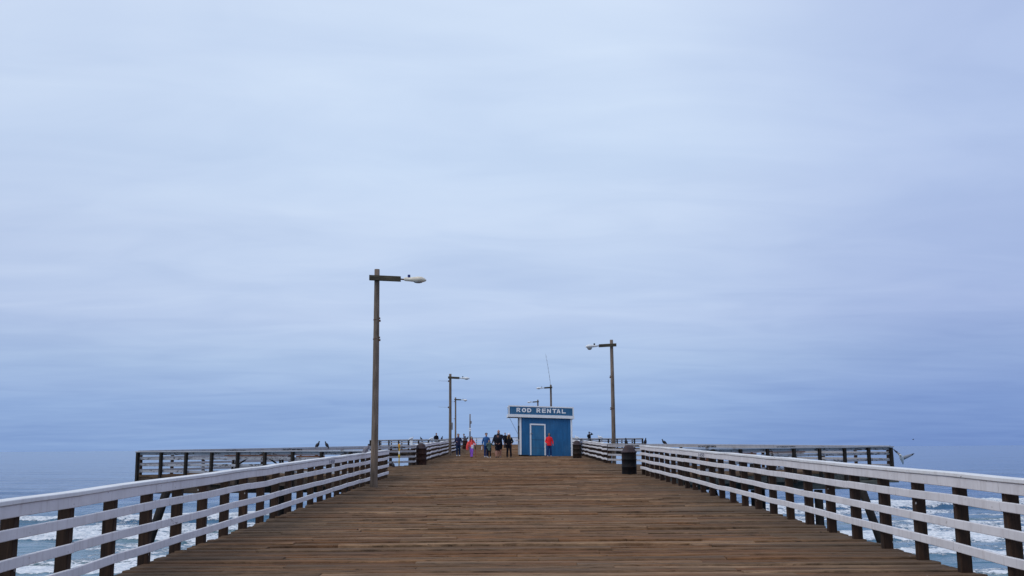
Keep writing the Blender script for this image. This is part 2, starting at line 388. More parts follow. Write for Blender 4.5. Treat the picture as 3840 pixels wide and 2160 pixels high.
def build_sea():
    near = np.arange(-110, 110.01, 0.55)
    g = []; d = 0.55; x = 110.0
    while x < 45000: d *= 1.17; x += d; g.append(x)
    xs = np.concatenate([-np.array(g[::-1]), near, np.array(g)])
    ys = list(np.arange(-260, 40, 10.0)) + list(np.arange(40, 56, 1.0)) + list(np.arange(56, 175, 0.32))
    d = 0.34; y = 175.0
    while y < 60000:
        ys.append(y); y += d; d *= 1.022
    ys = np.array(ys)
    X, Y = np.meshgrid(xs, ys)
    Z = np.zeros_like(X); F = np.zeros_like(X); G = np.zeros_like(X)
    wob = lambda sc, am, sd: (fbm(X / sc + 31.7, X * 0 + sd, 4, sd) - 0.5) * 2 * am
    # (distance, slant, height, seed, min strength, trail)
    fronts = [(131, 0.17, 0.95, 3, 0.85, 11.0), (113, 0.10, 0.45, 8, 0.10, 7.0), (97, -0.03, 0.62, 13, 0.65, 9.0), (80, 0.05, 0.42, 21, 0.25, 6.0), (70, -0.05, 0.32, 27, 0.0, 5.0)]
    for (c0, sl, A, sd, mn, tr) in fronts:
        yk = c0 + sl * X + wob(24, 5.5, sd) + wob(5, 1.0, sd + 50)
        st = mn + (1 - mn) * sm(0.36, 0.62, fbm(X / 22 + 5.1 * sd, X * 0 + 0.3 * sd, 3, sd + 9))
        t = Y - yk
        prof = np.where(t < 0, np.exp(-(t / 1.25) ** 2), np.exp(-(t / 5.5) ** 2))
        Z += A * prof * (0.35 + 0.65 * st)
        foam = np.where(t < -0.2, np.exp(-((t + 0.2) / 1.0) ** 2), np.exp(-np.maximum(t, 0) / tr))
        F = np.maximum(F, foam * (0.25 + 0.85 * st))
        face = np.exp(-((t + 1.2) / 1.1) ** 2) * (1.05 - st)
        G = np.maximum(G, face)
    zone = sm(60, 84, Y) * (1 - sm(130, 141, Y - 0.17 * X))
    patch = fbm(X / 16, Y / 5, 4, 77)
    F = np.maximum(F, zone * (0.16 + 0.42 * sm(0.40, 0.62, patch)))
    F = F * (1 - 0.9 * sm(60000, 60001, Y))
    # incoming swell and chop
    fade = 1 - sm(500, 1600, Y)
    ph = (Y + 9 * (fbm(X / 60, Y / 80, 3, 4) - 0.5) * 2)
    Z += 0.24 * np.sin(2 * np.pi * ph / 27) * fade * sm(120, 170, Y)
    Z += 0.14 * np.sin(2 * np.pi * (ph * 1.0 + 0.12 * X) / 11.3) * fade * (1 - sm(250, 500, Y))
    inner = 1 - sm(200, 420, np.hypot(X, Y))
    Z += (fbm(X / 3.5, Y / 1.8, 4, 90) - 0.5) * 0.30 * inner
    Z += (fbm(X / 0.9, Y / 0.8, 3, 95) - 0.5) * 0.55 * np.clip(F, 0, 1) * inner
    ny, nx = X.shape
    co_ = np.stack([X, Y, Z + SEA], -1).reshape(-1, 3)
    me = bpy.data.meshes.new('sea')
    idx = (np.arange(ny - 1)[:, None] * nx + np.arange(nx - 1)[None, :]).ravel()
    quads = np.stack([idx, idx + 1, idx + nx + 1, idx + nx], 1)
    me.vertices.add(len(co_)); me.vertices.foreach_set('co', co_.ravel())
    me.loops.add(quads.size); me.loops.foreach_set('vertex_index', quads.ravel().astype(np.int32))
    me.polygons.add(len(quads)); me.polygons.foreach_set('loop_start', np.arange(0, quads.size, 4, dtype=np.int32))
    me.polygons.foreach_set('loop_total', np.full(len(quads), 4, dtype=np.int32))
    me.polygons.foreach_set('use_smooth', np.ones(len(quads), dtype=bool))
    me.update(calc_edges=True)
    for nm, arr in (('foam', F), ('face', G)):
        at = me.attributes.new(nm, 'FLOAT', 'POINT'); at.data.foreach_set('value', arr.ravel().astype(np.float32))
    m, nt = mat('sea water'); me.materials.append(m)
    fo = nt.n('ShaderNodeAttribute', attribute_name='foam').outputs['Fac']
    fa = nt.n('ShaderNodeAttribute', attribute_name='face').outputs['Fac']
    a = noise(nt, coords(nt, (0.55, 0.9, 1), world=True), 1.0, 6, 0.68, 0.8)
    b = noise(nt, coords(nt, (2.6, 3.4, 1), world=True), 1.0, 4, 0.65, 0.5)
    pat = math_(nt, 'ADD', math_(nt, 'MULTIPLY', a, 0.55), math_(nt, 'MULTIPLY', b, 0.45))
    s = math_(nt, 'ADD', math_(nt, 'MULTIPLY', pat, 1.9), fo)
    mask = ramp(nt, math_(nt, 'MULTIPLY', s, 0.5), [(0.69, 0.0), (0.76, 1.0)])
    sp = nt.n('ShaderNodeSeparateXYZ'); nt.l(nt.n('ShaderNodeNewGeometry').outputs['Position'], sp.inputs[0])
    shore = ramp(nt, math_(nt, 'DIVIDE', sp.outputs['Y'], 300.0), [(0.30, 1.0), (0.62, 0.0)])
    deep = mixc(nt, shore, (0.026, 0.118, 0.290), (0.080, 0.185, 0.270))
    wc = mixc(nt, math_(nt, 'MULTIPLY', fa, 0.85), deep, (0.040, 0.115, 0.075))
    c = mixc(nt, mask, wc, mixc(nt, ramp(nt, b, [(0.3, 0.0), (0.62, 1.0)]), (0.42, 0.50, 0.58), (0.92, 0.92, 0.93)))
    rough = mixc(nt, mask, (0.16, 0.16, 0.16), (0.85, 0.85, 0.85))
    w1 = noise(nt, coords(nt, (0.10, 0.42, 1), world=True), 1.0, 5, 0.6, 0.4)
    w2 = noise(nt, coords(nt, (0.9, 2.4, 1), world=True), 1.0, 4, 0.6, 0.3)
    w3 = noise(nt, coords(nt, (0.007, 0.030, 1), world=True), 1.0, 5, 0.6, 0.4)
    hgt = math_(nt, 'ADD', math_(nt, 'ADD', math_(nt, 'MULTIPLY', w1, 0.55), math_(nt, 'MULTIPLY', w2, 0.14)), math_(nt, 'MULTIPLY', w3, 5.0))
    hgt = math_(nt, 'ADD', hgt, math_(nt, 'MULTIPLY', math_(nt, 'MULTIPLY', mask, pat), 0.5))
    bs = finish(nt, c, rough, bump=hgt, bstr=1.0, bdist=0.38, spec=0.5)
    bs.inputs['IOR'].default_value = 1.33
    o = link('sea', me); tag(o, 'grey blue ocean with breaking surf rows beside the pier', 'sea', kind='structure')
build_sea()

# ------------------------------------------------------------------ the pier deck
LW, RW = -4.59, 5.12
def interp(y, pts):
    for (y0, v0), (y1, v1) in zip(pts, pts[1:]):
        if y0 <= y <= y1: return v0 + (v1 - v0) * (y - y0) / max(y1 - y0, 1e-6)
    return pts[-1][1]
LEFT = [(-30, -4.67), (37.9, -4.67), (43, -15.9), (52.5, -5.0), (101, -5.0), (107, -14.95), (113.5, -7.7), (150, -7.7)]
RIGHT = [(-30, 5.31), (37.9, 5.31), (43, 16.25), (53.5, 5.12), (101, 5.12), (107, 14.05), (113.5, 8.0), (150, 8.0)]
def build_deck():
    mb = MB(); y = -3.0; W = 0.25
    while y < 150:
        w = W * random.choice([0.9, 1.0, 1.0, 1.15]) if y < 60 else 0.28
        yc = y + w / 2
        xl, xr = interp(yc, LEFT), interp(yc, RIGHT)
        if y < 37.5: xl += 0.04 - random.random() * 0.05; xr += -0.04 + random.random() * 0.05
        x = xl
        first = True
        while x < xr - 0.01:
            L = random.choice([2.4, 3.6, 4.9, 4.9, 6.1]) * (random.uniform(0.3, 1) if first else 1)
            first = False
            x2 = min(xr, x + L)
            if xr - x2 < 0.7: x2 = xr
            gap = random.choice([0.014, 0.02, 0.03, 0.045])
            wd = w - gap
            dz = random.gauss(0, 0.009) + (0.015 if random.random() < 0.08 else 0)
            tilt = random.gauss(0, 0.022)
            hi = y < 46
            n = max(1, int((x2 - x) / 0.45)) if hi else 1
            ph = random.random() * 9
            vs, fs = [], []
            for k in range(n + 1):
                xx = x + 0.004 + (x2 - x - 0.008) * k / n
                wy = 0.007 * math.sin(xx * 0.9 + ph) + (random.gauss(0, 0.0035) if hi else 0)
                wz = dz + 0.003 * math.sin(xx * 1.3 + ph) + (random.gauss(0, 0.0015) if hi else 0)
                zb = deck_z(xx, yc)
                hw = wd / 2
                for a, b in ((-hw, -0.085), (-hw, -0.014), (-hw + 0.014, 0), (hw - 0.012, 0), (hw, -0.012), (hw, -0.085)):
                    vs.append((xx, yc + a + wy, zb + b + wz + a * tilt * (1 if b > -0.05 else 0)))
            for k in range(n):
                for i in range(5):
                    fs.append((k * 6 + i + 1, k * 6 + i, (k + 1) * 6 + i, (k + 1) * 6 + i + 1))
            fs.append((0, 1, 2, 3, 4, 5)); fs.append(tuple(n * 6 + i for i in (5, 4, 3, 2, 1, 0)))
            mb.add(vs, fs)
            x = x2
        y += w
    o = mb.build('pier_deck', M_DECK)
    tag(o, 'weathered brown crosswise planks of the long pier deck', 'deck', kind='structure')
build_deck()

def build_substructure():
    root = thing('pier_substructure', 'dark timber piles and beams carrying the pier above the surf', 'pier frame', (0, 0, 0))
    # lengthwise stringers under the main walk
    mb = MB()
    x = -4.45
    while x < 5.1:
        for a, b in ((-3, 40), (40, 95), (95, 149)):
            mb.board([P(x, a, -0.25), P(x, b, -0.25)], 0.14, 0.30, (1, 0, 0))
        x += 1.18
    mb.build('stringer', M_FASC, root)
    # rim timbers along the platform edges
    def rim(a, b, m, h=0.27):
        q = MB(); d = (Vector(b) - Vector(a)); d.normalize(); sd = (d.y, -d.x, 0)
        n = 6; pts = []
        for k in range(n + 1):
            t = k / n; x = a[0] + (b[0] - a[0]) * t; y = a[1] + (b[1] - a[1]) * t
            pts.append(P(x, y, -0.09 - h / 2))
        q.board(pts, 0.11, h, sd); q.build('rim_beam', m, root)
    rim((LW - 0.02, 37.9), (-15.75, 42.95), M_FASC); rim((-15.75, 43.05), (-5.05, 52.4), M_FASC)
    rim((RW + 0.06, 37.9), (16.1, 42.95), M_FASCG); rim((16.1, 43.05), (5.2, 53.4), M_FASCG)
    rim((-5, 101), (-14.8, 106.9), M_FASC); rim((5.2, 101), (13.9, 106.9), M_FASC)
    rim((-4.98, 52.6), (-4.98, 101), M_FASC); rim((5.1, 53.6), (5.1, 101), M_FASC)
    # joists of the platforms, running with the deck
    def joists(xa, xb, m, left):
        x = xa
        prof = LEFT if left else RIGHT
        while x < xb:
            ys = [yy * 0.25 for yy in range(int(38 * 4), int(53 * 4)) if (interp(yy * 0.25, prof) < x - 0.1 if left else interp(yy * 0.25, prof) > x + 0.1)]
            if ys and ys[-1] - ys[0] > 1:
                q = MB(); q.board([P(x, ys[0], -0.25), P(x, ys[-1], -0.25)], 0.10, 0.28, (1, 0, 0)); q.build('joist', m, root)
            x += 0.95
    joists(-15, -5.2, M_FASC, True); joists(5.8, 15.8, M_FASCG, False)
    # cap beams and piles of each bent
    pile_me = {}
    def pile(x, y, top, dx=0.0, dy=0.0, r=0.17):
        z0 = deck_z(x, y) + top; z1 = SEA - 2.5
        q = MB(); n = 7; pts = []; rad = []
        L = z0 - z1
        for k in range(n + 1):
            t = k / n; pts.append((x + dx * L * t, y + dy * L * t, z0 - L * t)); rad.append(r * (1 + 0.08 * t) * random.uniform(0.97, 1.03))
        q.loft(pts, rad, 12); q.build('pile', M_PILE, root, True)
    def cap(y, xa, xb, m, zt=-0.40, h=0.33):
        q = MB(); q.board([Vector((xa, y, S * y + zt - h / 2)), Vector((xb, y, S * y + zt - h / 2))], 0.32, h, (0, 1, 0), 0.012); q.build('cap_beam', m, root)
    for y in (12, 18, 24, 30, 36): cap(y, -4.5, 5.0, M_FASC)
    for y in (12, 18, 24, 30, 36, 58, 64, 70, 76, 82, 88, 94, 120, 130, 140):
        for x in (-3.9, -1.3, 1.6, 4.3): pile(x, y, -0.73)
    for y in (58, 64, 70, 76, 82, 88, 94): cap(y, -4.9, 5.1, M_FASC)
    for y, xa, xb in ((41.6, -14.6, 15.3), (43.6, -15.4, 15.9), (46.2, -12.2, 13.0), (49.5, -8.4, 9.2)):
        cap(y, xa, XC, M_FASC); cap(y, XC + 0.01, xb, M_FASCG)
    for y, xs in ((41.6, (-12.6, -9.6, -6.7, -3.6, 0, 3.6, 7.0, 10.0, 12.6)), (46.2, (-10.8, -7.5, 7.8, 11.4)), (49.5, (-7.2, 7.6))):
        for x in xs: pile(x, y, -0.73)
    pile(-14.0, 41.3, -0.6, -0.30, 0.0); pile(14.25, 41.3, -0.6, 0.31, 0.0)
    pile(-9.2, 41.3, -0.7, -0.22, 0.0); pile(8.2, 41.3, -0.7, 0.25, 0.0)
    for y, xa, xb in ((104.5, -10.8, 10.6), (107.5, -13.6, 12.8), (111, -9.6, 9.6)): cap(y, xa, xb, M_FASC)
    for x in (-10.4, -7.4, -3.9, 4.0, 7.6, 10.2): pile(x, 104.5, -0.73, r=0.2)
    pile(-9.0, 104.3, -0.7, -0.2); pile(8.8, 104.3, -0.7, 0.2)
    # the beam end that pokes out past the platform corner
    q = MB(); q.board([Vector((15.2, 41.8, 0.60 - 0.33)), Vector((15.95, 41.8, 0.60 - 0.33))], 0.3, 0.30, (0, 1, 0), 0.012); q.build('beam_end', M_FASCG, root)
build_substructure()

# ------------------------------------------------------------------ railings
def railing(label, a, b, h, spacing, inner, style, group=None, texts=(), joint=4, wob=0.006, cat='railing', nrails=3, endpost=True):
    """a -> b is the line of the boards; inner is the side of the deck"""
    a = Vector((*a, 0)); b = Vector((*b, 0)); L = (b - a).length; d = (b - a) / L
    inn = Vector((*inner, 0)); inn = (inn - d * inn.dot(d)).normalized()
    out = -inn; ang = math.atan2(d.y, d.x)
    org = P(a.x, a.y)
    root = thing('pier_railing', label, cat, org, 0.0, group)
    n = max(1, round(L / spacing)); st = L / n
    mp, mr, mc = style
    def pt(t, off, z):
        q = a + d * t + out * off
        return Vector((q.x, q.y, deck_z(q.x, q.y) + z)) - org
    # posts
    q = MB(); q.box((0, 0, (h - 0.05 - 0.42) / 2), (0.105, 0.135, h - 0.05 + 0.42 - 0.002), ch=0.008); pm = q.mesh('post', mp)
    js = []
    for k in range(n + 1):
        if k == n and not endpost: continue
        p = pt(min(max(k * st, 0.06), L - 0.06), 0.095, 0)
        o = link('post', pm, root, p, ang)
        o.rotation_euler = (random.gauss(0, 0.006), random.gauss(0, 0.006), ang + random.gauss(0, 0.02))
    zj = [random.gauss(0, wob) for _ in range(n + 1)]
    def course(name, off, zc, w, hh, m, ends=0.06, jf=0.6):
        qb = MB(); k = 0; segs = []
        first = random.randint(2, joint)
        while k < n:
            k2 = min(n, k + (first if k == 0 else joint)); segs.append((k, k2)); k = k2
        jit = [random.gauss(0, wob * jf) for _ in range(n + 1)]
        for (i, j) in segs:
            sh = random.gauss(0, 0.004 * (jf / 0.6))
            pts = []
            for kk in range(i, j + 1):
                t = kk * st + (0.004 if kk == i and i else 0) - (0.004 if kk == j and j < n else 0)
                if kk == 0: t -= ends
                if kk == n: t += ends
                pts.append(pt(t, off, zc + zj[kk] + jit[kk] + sh))
            qb.board(pts, w, hh, inn)
        return qb.build(name, m, root)
    course('top_cap', 0.055, h - 0.0235, 0.185, 0.045, mc, 0.06, 0.12)
    apron = course('rail_board', 0.0, h - 0.047 - 0.062, 0.042, 0.115, mr, 0.0, 0.12)
    for r in range(nrails):
        course('rail_board', 0.0, h - 0.315 - 0.262 * r, 0.042, 0.100, mr, 0.0)
    for (body, t, w, hh, m, zc) in texts:
        me = text_mesh(body, w, hh, 0.004, 0.03); me.materials.clear(); me.materials.append(m)
        # text reads along +d if inner side is to the right of d, else reversed
        flip = 0.0 if inn.dot(Vector((d.y, -d.x, 0))) > 0 else math.pi
        o = link('lettering', me, root, pt(t, -0.0245, h - 0.047 - 0.062 + zc), ang + flip)
    return root
NEW = (M_POST, M_WHITE, M_CAP); OLD = (M_POSTD, M_PEEL, M_PEELCAP); MIDS = (M_POST, M_WHITE, M_PEELCAP)
HL, HR, HP = 1.03, 1.12, 1.04
# near walk
railing('long white board railing left of the near walk, running past the tallest lamp post', (LW, 3.63), (LW, 37.9), HL, 1.182, (1, 0), NEW,
        texts=[('1450', 22.2, 0.74, 0.088, M_GRAF, 0)])
railing('long white board railing right of the near walk, ending at the blue black drum', (RW + 0.02, 3.52), (RW - 0.12, 38.9), HR, 1.18, (-1, 0), NEW,
        texts=[('1450', 23.1, 0.80, 0.088, M_GRAF, 0)])
# first pair of platforms
FL = Vector((LW - 0.25, 38.0)), Vector((-15.85, 43.0))
railing('peeling railing on the near edge of the left platform, open corner over the sea', FL[1], FL[0], HP - 0.03, 1.37, (0.4, 1), OLD)
railing('stencilled white railing on the far edge of the left platform, two black pigeons on it', (-15.80, 43.12), (-5.0, 52.45), HP, 1.45, (0.5, -1), (M_POST, M_PEELCAP, M_PEELCAP),
        texts=[('NO OVERHEAD CASTING', 4.35, 0.94, 0.085, M_BLK, 0), ('DO NOT FEED BIRDS', 7.2, 1.02, 0.095, M_BLK, 0), ('NO OVERHEAD CASTING', 13.2, 0.94, 0.085, M_BLK, 0)])
railing('worn railing on the near edge of the right platform, its corner beside the flying gull', (RW + 0.25, 38.0), (16.2, 43.0), HP - 0.03, 1.37, (-0.4, 1), OLD)
railing('stencilled white railing on the far edge of the right platform, two pigeons standing on it', (5.15, 53.4), (16.15, 43.12), HP, 1.45, (-0.5, -1), (M_POST, M_PEELCAP, M_PEELCAP),
        texts=[('NO OVERHEAD CASTING', 1.6, 0.94, 0.085, M_BLK, 0), ('DO NOT FEED BIRDS', 6.1, 1.02, 0.095, M_BLK, 0), ('NO OVERHEAD CASTING', 10.3, 0.94, 0.085, M_BLK, 0)])
# walk past the hut
railing('white railing running behind the red brown trash drum to the second lamp post', (-4.98, 52.7), (-4.98, 100.8), HP + 0.02, 1.2, (1, 0), NEW, wob=0.012)
railing('white railing running from the blue rental hut and the brown trash drum beside it', (5.12, 53.7), (5.12, 100.8), HP + 0.02, 1.2, (-1, 0), NEW, wob=0.012)
# far pair of platforms and the pier head
D2 = (M_POSTD, M_PEELCAP, M_PEELCAP)
railing('dark weathered railing on the near edge of the far left platform, white gull on it', (-14.9, 107.0), (-5.05, 101.0), HP, 1.25, (0.4, 1), D2, nrails=2)
railing('dark weathered railing on the near edge of the far right platform', (5.15, 101.0), (14.0, 107.0), HP, 1.25, (-0.4, 1), D2, nrails=2,
        texts=[('NO OVERHEAD CASTING', 2.2, 1.7, 0.10, M_BLK, 0)])
railing('thin dark railing on the back edge of the far left platform', (-14.9, 107.1), (-7.7, 113.5), HP, 1.4, (0.5, -1), D2, nrails=2)
railing('thin dark railing on the back edge of the far right platform', (14.0, 107.1), (8.0, 113.5), HP, 1.4, (-0.5, -1), D2, nrails=2)
railing('distant railing down the left side of the pier head', (-7.7, 113.6), (-7.7, 149.8), HP, 2.4, (1, 0), D2)
railing('distant railing down the right side of the pier head', (8.0, 113.6), (8.0, 149.8), HP, 2.4, (-1, 0), D2)
railing('dark railing straight across the far end of the pier, beyond the walkers', (-7.7, 149.9), (8.0, 149.9), HP, 2.6, (0, -1), (M_POSTD, M_TRIM, M_POSTD))

# ------------------------------------------------------------------ lamp posts
def lamp(label, x, y, height, side, arm, head_l, rbase=0.12, rtop=0.10, beige=True, lens_drop=False, droop=-0.05, base_z=0.0, cell=None, blue=False, extras=(), lean=0.0, tab=0.2):
    root = thing('lamp_post', label, 'lamp post', P(x, y), 0.0, 'lamp posts along the pier')
    mb = MB(); n = 16; pts = []; rad = []
    for k in range(n + 1):
        t = k / n
        pts.append((lean * height * t + 0.01 * math.sin(3 * t), 0.008 * math.sin(5 * t), -0.3 + (height + 0.3) * t)); rad.append((rbase + (rtop - rbase) * t) * random.uniform(0.985, 1.015))
    mb.loft(pts, rad, 14); mb.build('pole', M_POLE, root, True)
    tx = lean * height; za = height - 0.30
    # cross arm timber bolted to the camera side of the pole
    a = Vector((tx - side * tab, -rtop - 0.055, za + 0.012)); b = Vector((tx + side * arm, -rtop - 0.055, za + droop * arm))
    q = MB(); q.board([a, b], 0.10, 0.165, (0, 1, 0), 0.008); q.build('arm', M_ARM, root)
    q = MB()
    c2 = b + Vector((side * 0.11, 0, -0.015))
    q.loft([b + Vector((-side * 0.05, 0, 0)), c2], [0.024, 0.024], 8, ref=(0, 0, 1)); q.build('bracket_pipe', M_RUST, root)
    hd = thing_part = MB()
    # luminaire: slim neck swelling to a flattened cobra head
    f = head_l / 0.78
    prof = [(0.0, 0.05, 0.045, 0.0), (0.04, 0.062, 0.060, 0.0), (0.22, 0.070, 0.066, -0.01), (0.34, 0.10, 0.078, -0.012), (0.48, 0.135, 0.095, -0.015),
            (0.60, 0.14, 0.092, -0.02), (0.70, 0.115, 0.066, -0.03), (0.765, 0.06, 0.03, -0.045), (0.78, 0.02, 0.01, -0.05)]
    pts = [c2 + Vector((side * t * f, 0, z * 1.0 + 0.01)) for t, w, h, z in prof]
    hd.loft(pts, [(w, h) for t, w, h, z in prof], 14, ref=(0, 0, 1))
    hobj = hd.build('lamp_head', M_HEAD if beige else M_HEADW, root, True)
    q = MB()
    cz = -0.075 if not lens_drop else -0.10
    q.ell(c2 + Vector((side * 0.50 * f, 0, cz)), (0.17 * f, 0.105, 0.05 if not lens_drop else 0.11), 16, 8); q.build('lens', M_LENS, hobj, True)
    q = MB(); q.lathe([(0.0, 0.0), (0.042, 0.0), (0.044, 0.01), (0.044, 0.085), (0.036, 0.095), (0.0, 0.097)], 14, c2 + Vector((side * 0.17 * f, 0, 0.055)))
    q.build('photocell', M_BLUE if blue else M_BLACK, hobj)
    for e in extras:
        q = MB()
        if e[0] == 'bracket':
            zz, sx = e[1], e[2]; tt = zz / height; rr = rbase + (rtop - rbase) * tt
            q.box((sx * (rr + 0.015) + lean * zz, -0.02, zz + 0.05), (0.04, 0.06, 0.05), ch=0.004); q.box((sx * (rr + 0.02) + lean * zz, -0.02, zz - 0.03), (0.055, 0.07, 0.06), ch=0.004)
            q.loft([(lean * zz, 0, zz - 0.012), (lean * zz, 0, zz + 0.012)], [rr + 0.006] * 2, 16)
            q.build('clamp', M_RUST, root)
        elif e[0] == 'rod':
            zz, sx, ln = e[1], e[2], e[3]; rr = rbase
            q.loft([(sx * rr * 0.8, 0, zz), (sx * (rr + ln), 0, zz + 0.03)], [0.011, 0.008], 6, ref=(0, 0, 1))
            q.build('banner_rod', M_STEEL, root)
            q = MB(); q.box((sx * (rr + 0.02), 0, zz), (0.07, 0.1, 0.12), ch=0.005); q.build('clamp', M_RUST, root)
        elif e[0] == 'box':
            q.box((e[2] * (rbase + 0.05), -0.02, e[1]), (0.1, 0.14, 0.55), ch=0.01); q.build('junction_box', M_STEEL, root)
        elif e[0] == 'antenna':
            q.loft([(0, 0, height - 0.2), (-0.14, 0, height + 1.0), (-0.32, 0, height + 2.2), (-0.52, 0, height + 3.35)], [0.022, 0.018, 0.014, 0.010], 6)
            for k in range(7):
                zz = height + 0.5 + 0.42 * k; xx = -0.07 - 0.145 * (zz - height)
                q.loft([(xx, 0, zz), (xx + 0.10, 0, zz + 0.01)], [0.006, 0.006], 5, ref=(0, 0, 1)); q.loft([(xx + 0.10, 0, zz - 0.1), (xx + 0.09, 0, zz + 0.12)], [0.006, 0.006], 5)
            q.build('antenna', M_STEEL, root)
    return root
lamp('tallest wooden lamp post at the left rail, blue cell on its cream lamp head', -4.22, 31.2, 6.80, 1, 0.77, 0.70, 0.118, 0.082, True, blue=True,
     extras=[('bracket', 5.18, 1), ('bracket', 4.57, 1)], tab=0.22)
lamp('wooden lamp post right of the hut with its lamp head pointing left', 5.52, 54.0, 6.62, -1, 0.70, 0.62, 0.118, 0.088, False, lens_drop=True, tab=0.25, extras=[('bracket', 4.6, -1), ('bracket', 2.9, -1)])
lamp('wooden lamp post at the left rail with two thin banner rods', -4.66, 77.4, 6.22, 1, 0.72, 0.68, 0.115, 0.095, False, extras=[('rod', 5.66, -1, 0.80), ('rod', 3.64, -1, 0.80), ('box', 2.2, 1)], tab=0.16)
lamp('thin distant lamp post seen just right of the rodded lamp post', -7.35, 134.0, 6.45, 1, 0.75, 0.72, 0.12, 0.095, False, lens_drop=True, extras=[('rod', 5.9, -1, 0.5), ('rod', 3.6, -1, 0.5)], tab=0.16)
lamp('lamp post rising behind the hut roof with a tall whip antenna on top', 4.33, 107.0, 6.75, -1, 0.70, 0.75, 0.12, 0.10, False, extras=[('antenna',)], tab=0.16)
lamp('farthest lamp post, only its top showing above the hut roof', 4.02, 147.0, 6.5, -1, 0.75, 0.70, 0.11, 0.10, False, tab=0.16)
# plain pole with box and notices
t = thing('notice_pole', 'thin grey pole without a lamp, carrying a small box and paper notices', 'pole', P(-5.05, 125))
q = MB(); q.loft([(0, 0, -0.2), (0, 0, 2.0), (0.01, 0, 4.05)], [0.085, 0.08, 0.07], 10); q.build('pole', M_POLE, t, True)
q = MB(); q.box((0.14, -0.03, 3.02), (0.15, 0.18, 0.34), ch=0.01); q.build('meter_box', M_STEEL, t)
q = MB(); q.box((-0.02, -0.10, 2.25), (0.24, 0.02, 0.18)); q.box((0.03, -0.10, 2.02), (0.22, 0.02, 0.20)); q.build('notice', M_LETTER, t)

# ------------------------------------------------------------------ rental hut
def block_letter(ch, w, h, depth, m):
    s, t = 0.27, 0.235; polys = []
    box = lambda a, b, c, d: polys.append([(a, b), (c, b), (c, d), (a, d)])
    def ring(cx, cy, rx, ry, a0, a1, n=14):
        for i in range(n):
            p, q = (a0 + (a1 - a0) * k / n for k in (i, i + 1))
            polys.append([(cx + (rx - s) * math.cos(p), cy + (ry - t) * math.sin(p)), (cx + rx * math.cos(p), cy + ry * math.sin(p)),
                          (cx + rx * math.cos(q), cy + ry * math.sin(q)), (cx + (rx - s) * math.cos(q), cy + (ry - t) * math.sin(q))])
    H = math.pi / 2
    if ch == 'R': t = 0.19; box(0, 0, s, 1); box(s, 1 - t, 0.55, 1); box(s, 0.40, 0.55, 0.40 + t); ring(0.55, 0.70, 0.42, 0.30, -H, H); polys.append([(0.70, 0), (1.02, 0), (0.74, 0.40), (0.42, 0.40)])
    if ch == 'O': ring(0.5, 0.5, 0.5, 0.5, 0, 4 * H, 28)
    if ch == 'D': box(0, 0, s, 1); box(s, 0, 0.45, t); box(s, 1 - t, 0.45, 1); ring(0.45, 0.5, 0.55, 0.5, -H, H)
    if ch == 'E': t = 0.19; box(0, 0, s, 1); box(s, 0, 1, t); box(s, 1 - t, 1, 1); box(s, 0.5 - t / 2, 0.92, 0.5 + t / 2)
    if ch == 'N': box(0, 0, s, 1); box(1 - s, 0, 1, 1); polys.append([(s, 0.60), (1 - s, 0), (1 - s, 0.40), (s, 1)])
    if ch == 'T': box(0, 1 - t, 1, 1); box(0.5 - s / 2, 0, 0.5 + s / 2, 1 - t)
    if ch == 'A': polys += [[(0, 0), (0.27, 0), (0.5, 0.74), (0.5, 1), (0.35, 1)], [(1, 0), (0.65, 1), (0.5, 1), (0.5, 0.74), (0.73, 0)], [(0.332, 0.2), (0.668, 0.2), (0.612, 0.38), (0.388, 0.38)]]
    if ch == 'L': box(0, 0, s, 1); box(s, 0, 1, t)
    q = MB()
    for p in polys:
        n = len(p); P3 = lambda a, y: ((a[0] - 0.5) * w, y, (a[1] - 0.5) * h)
        q.add([P3(a, -depth / 2) for a in p] + [P3(a, depth / 2) for a in p], [tuple(range(n))] + [tuple(range(2 * n - 1, n - 1, -1))] + [(i, n + i, n + (i + 1) % n, (i + 1) % n) for i in range(n)])
    return q.mesh('letter', m)
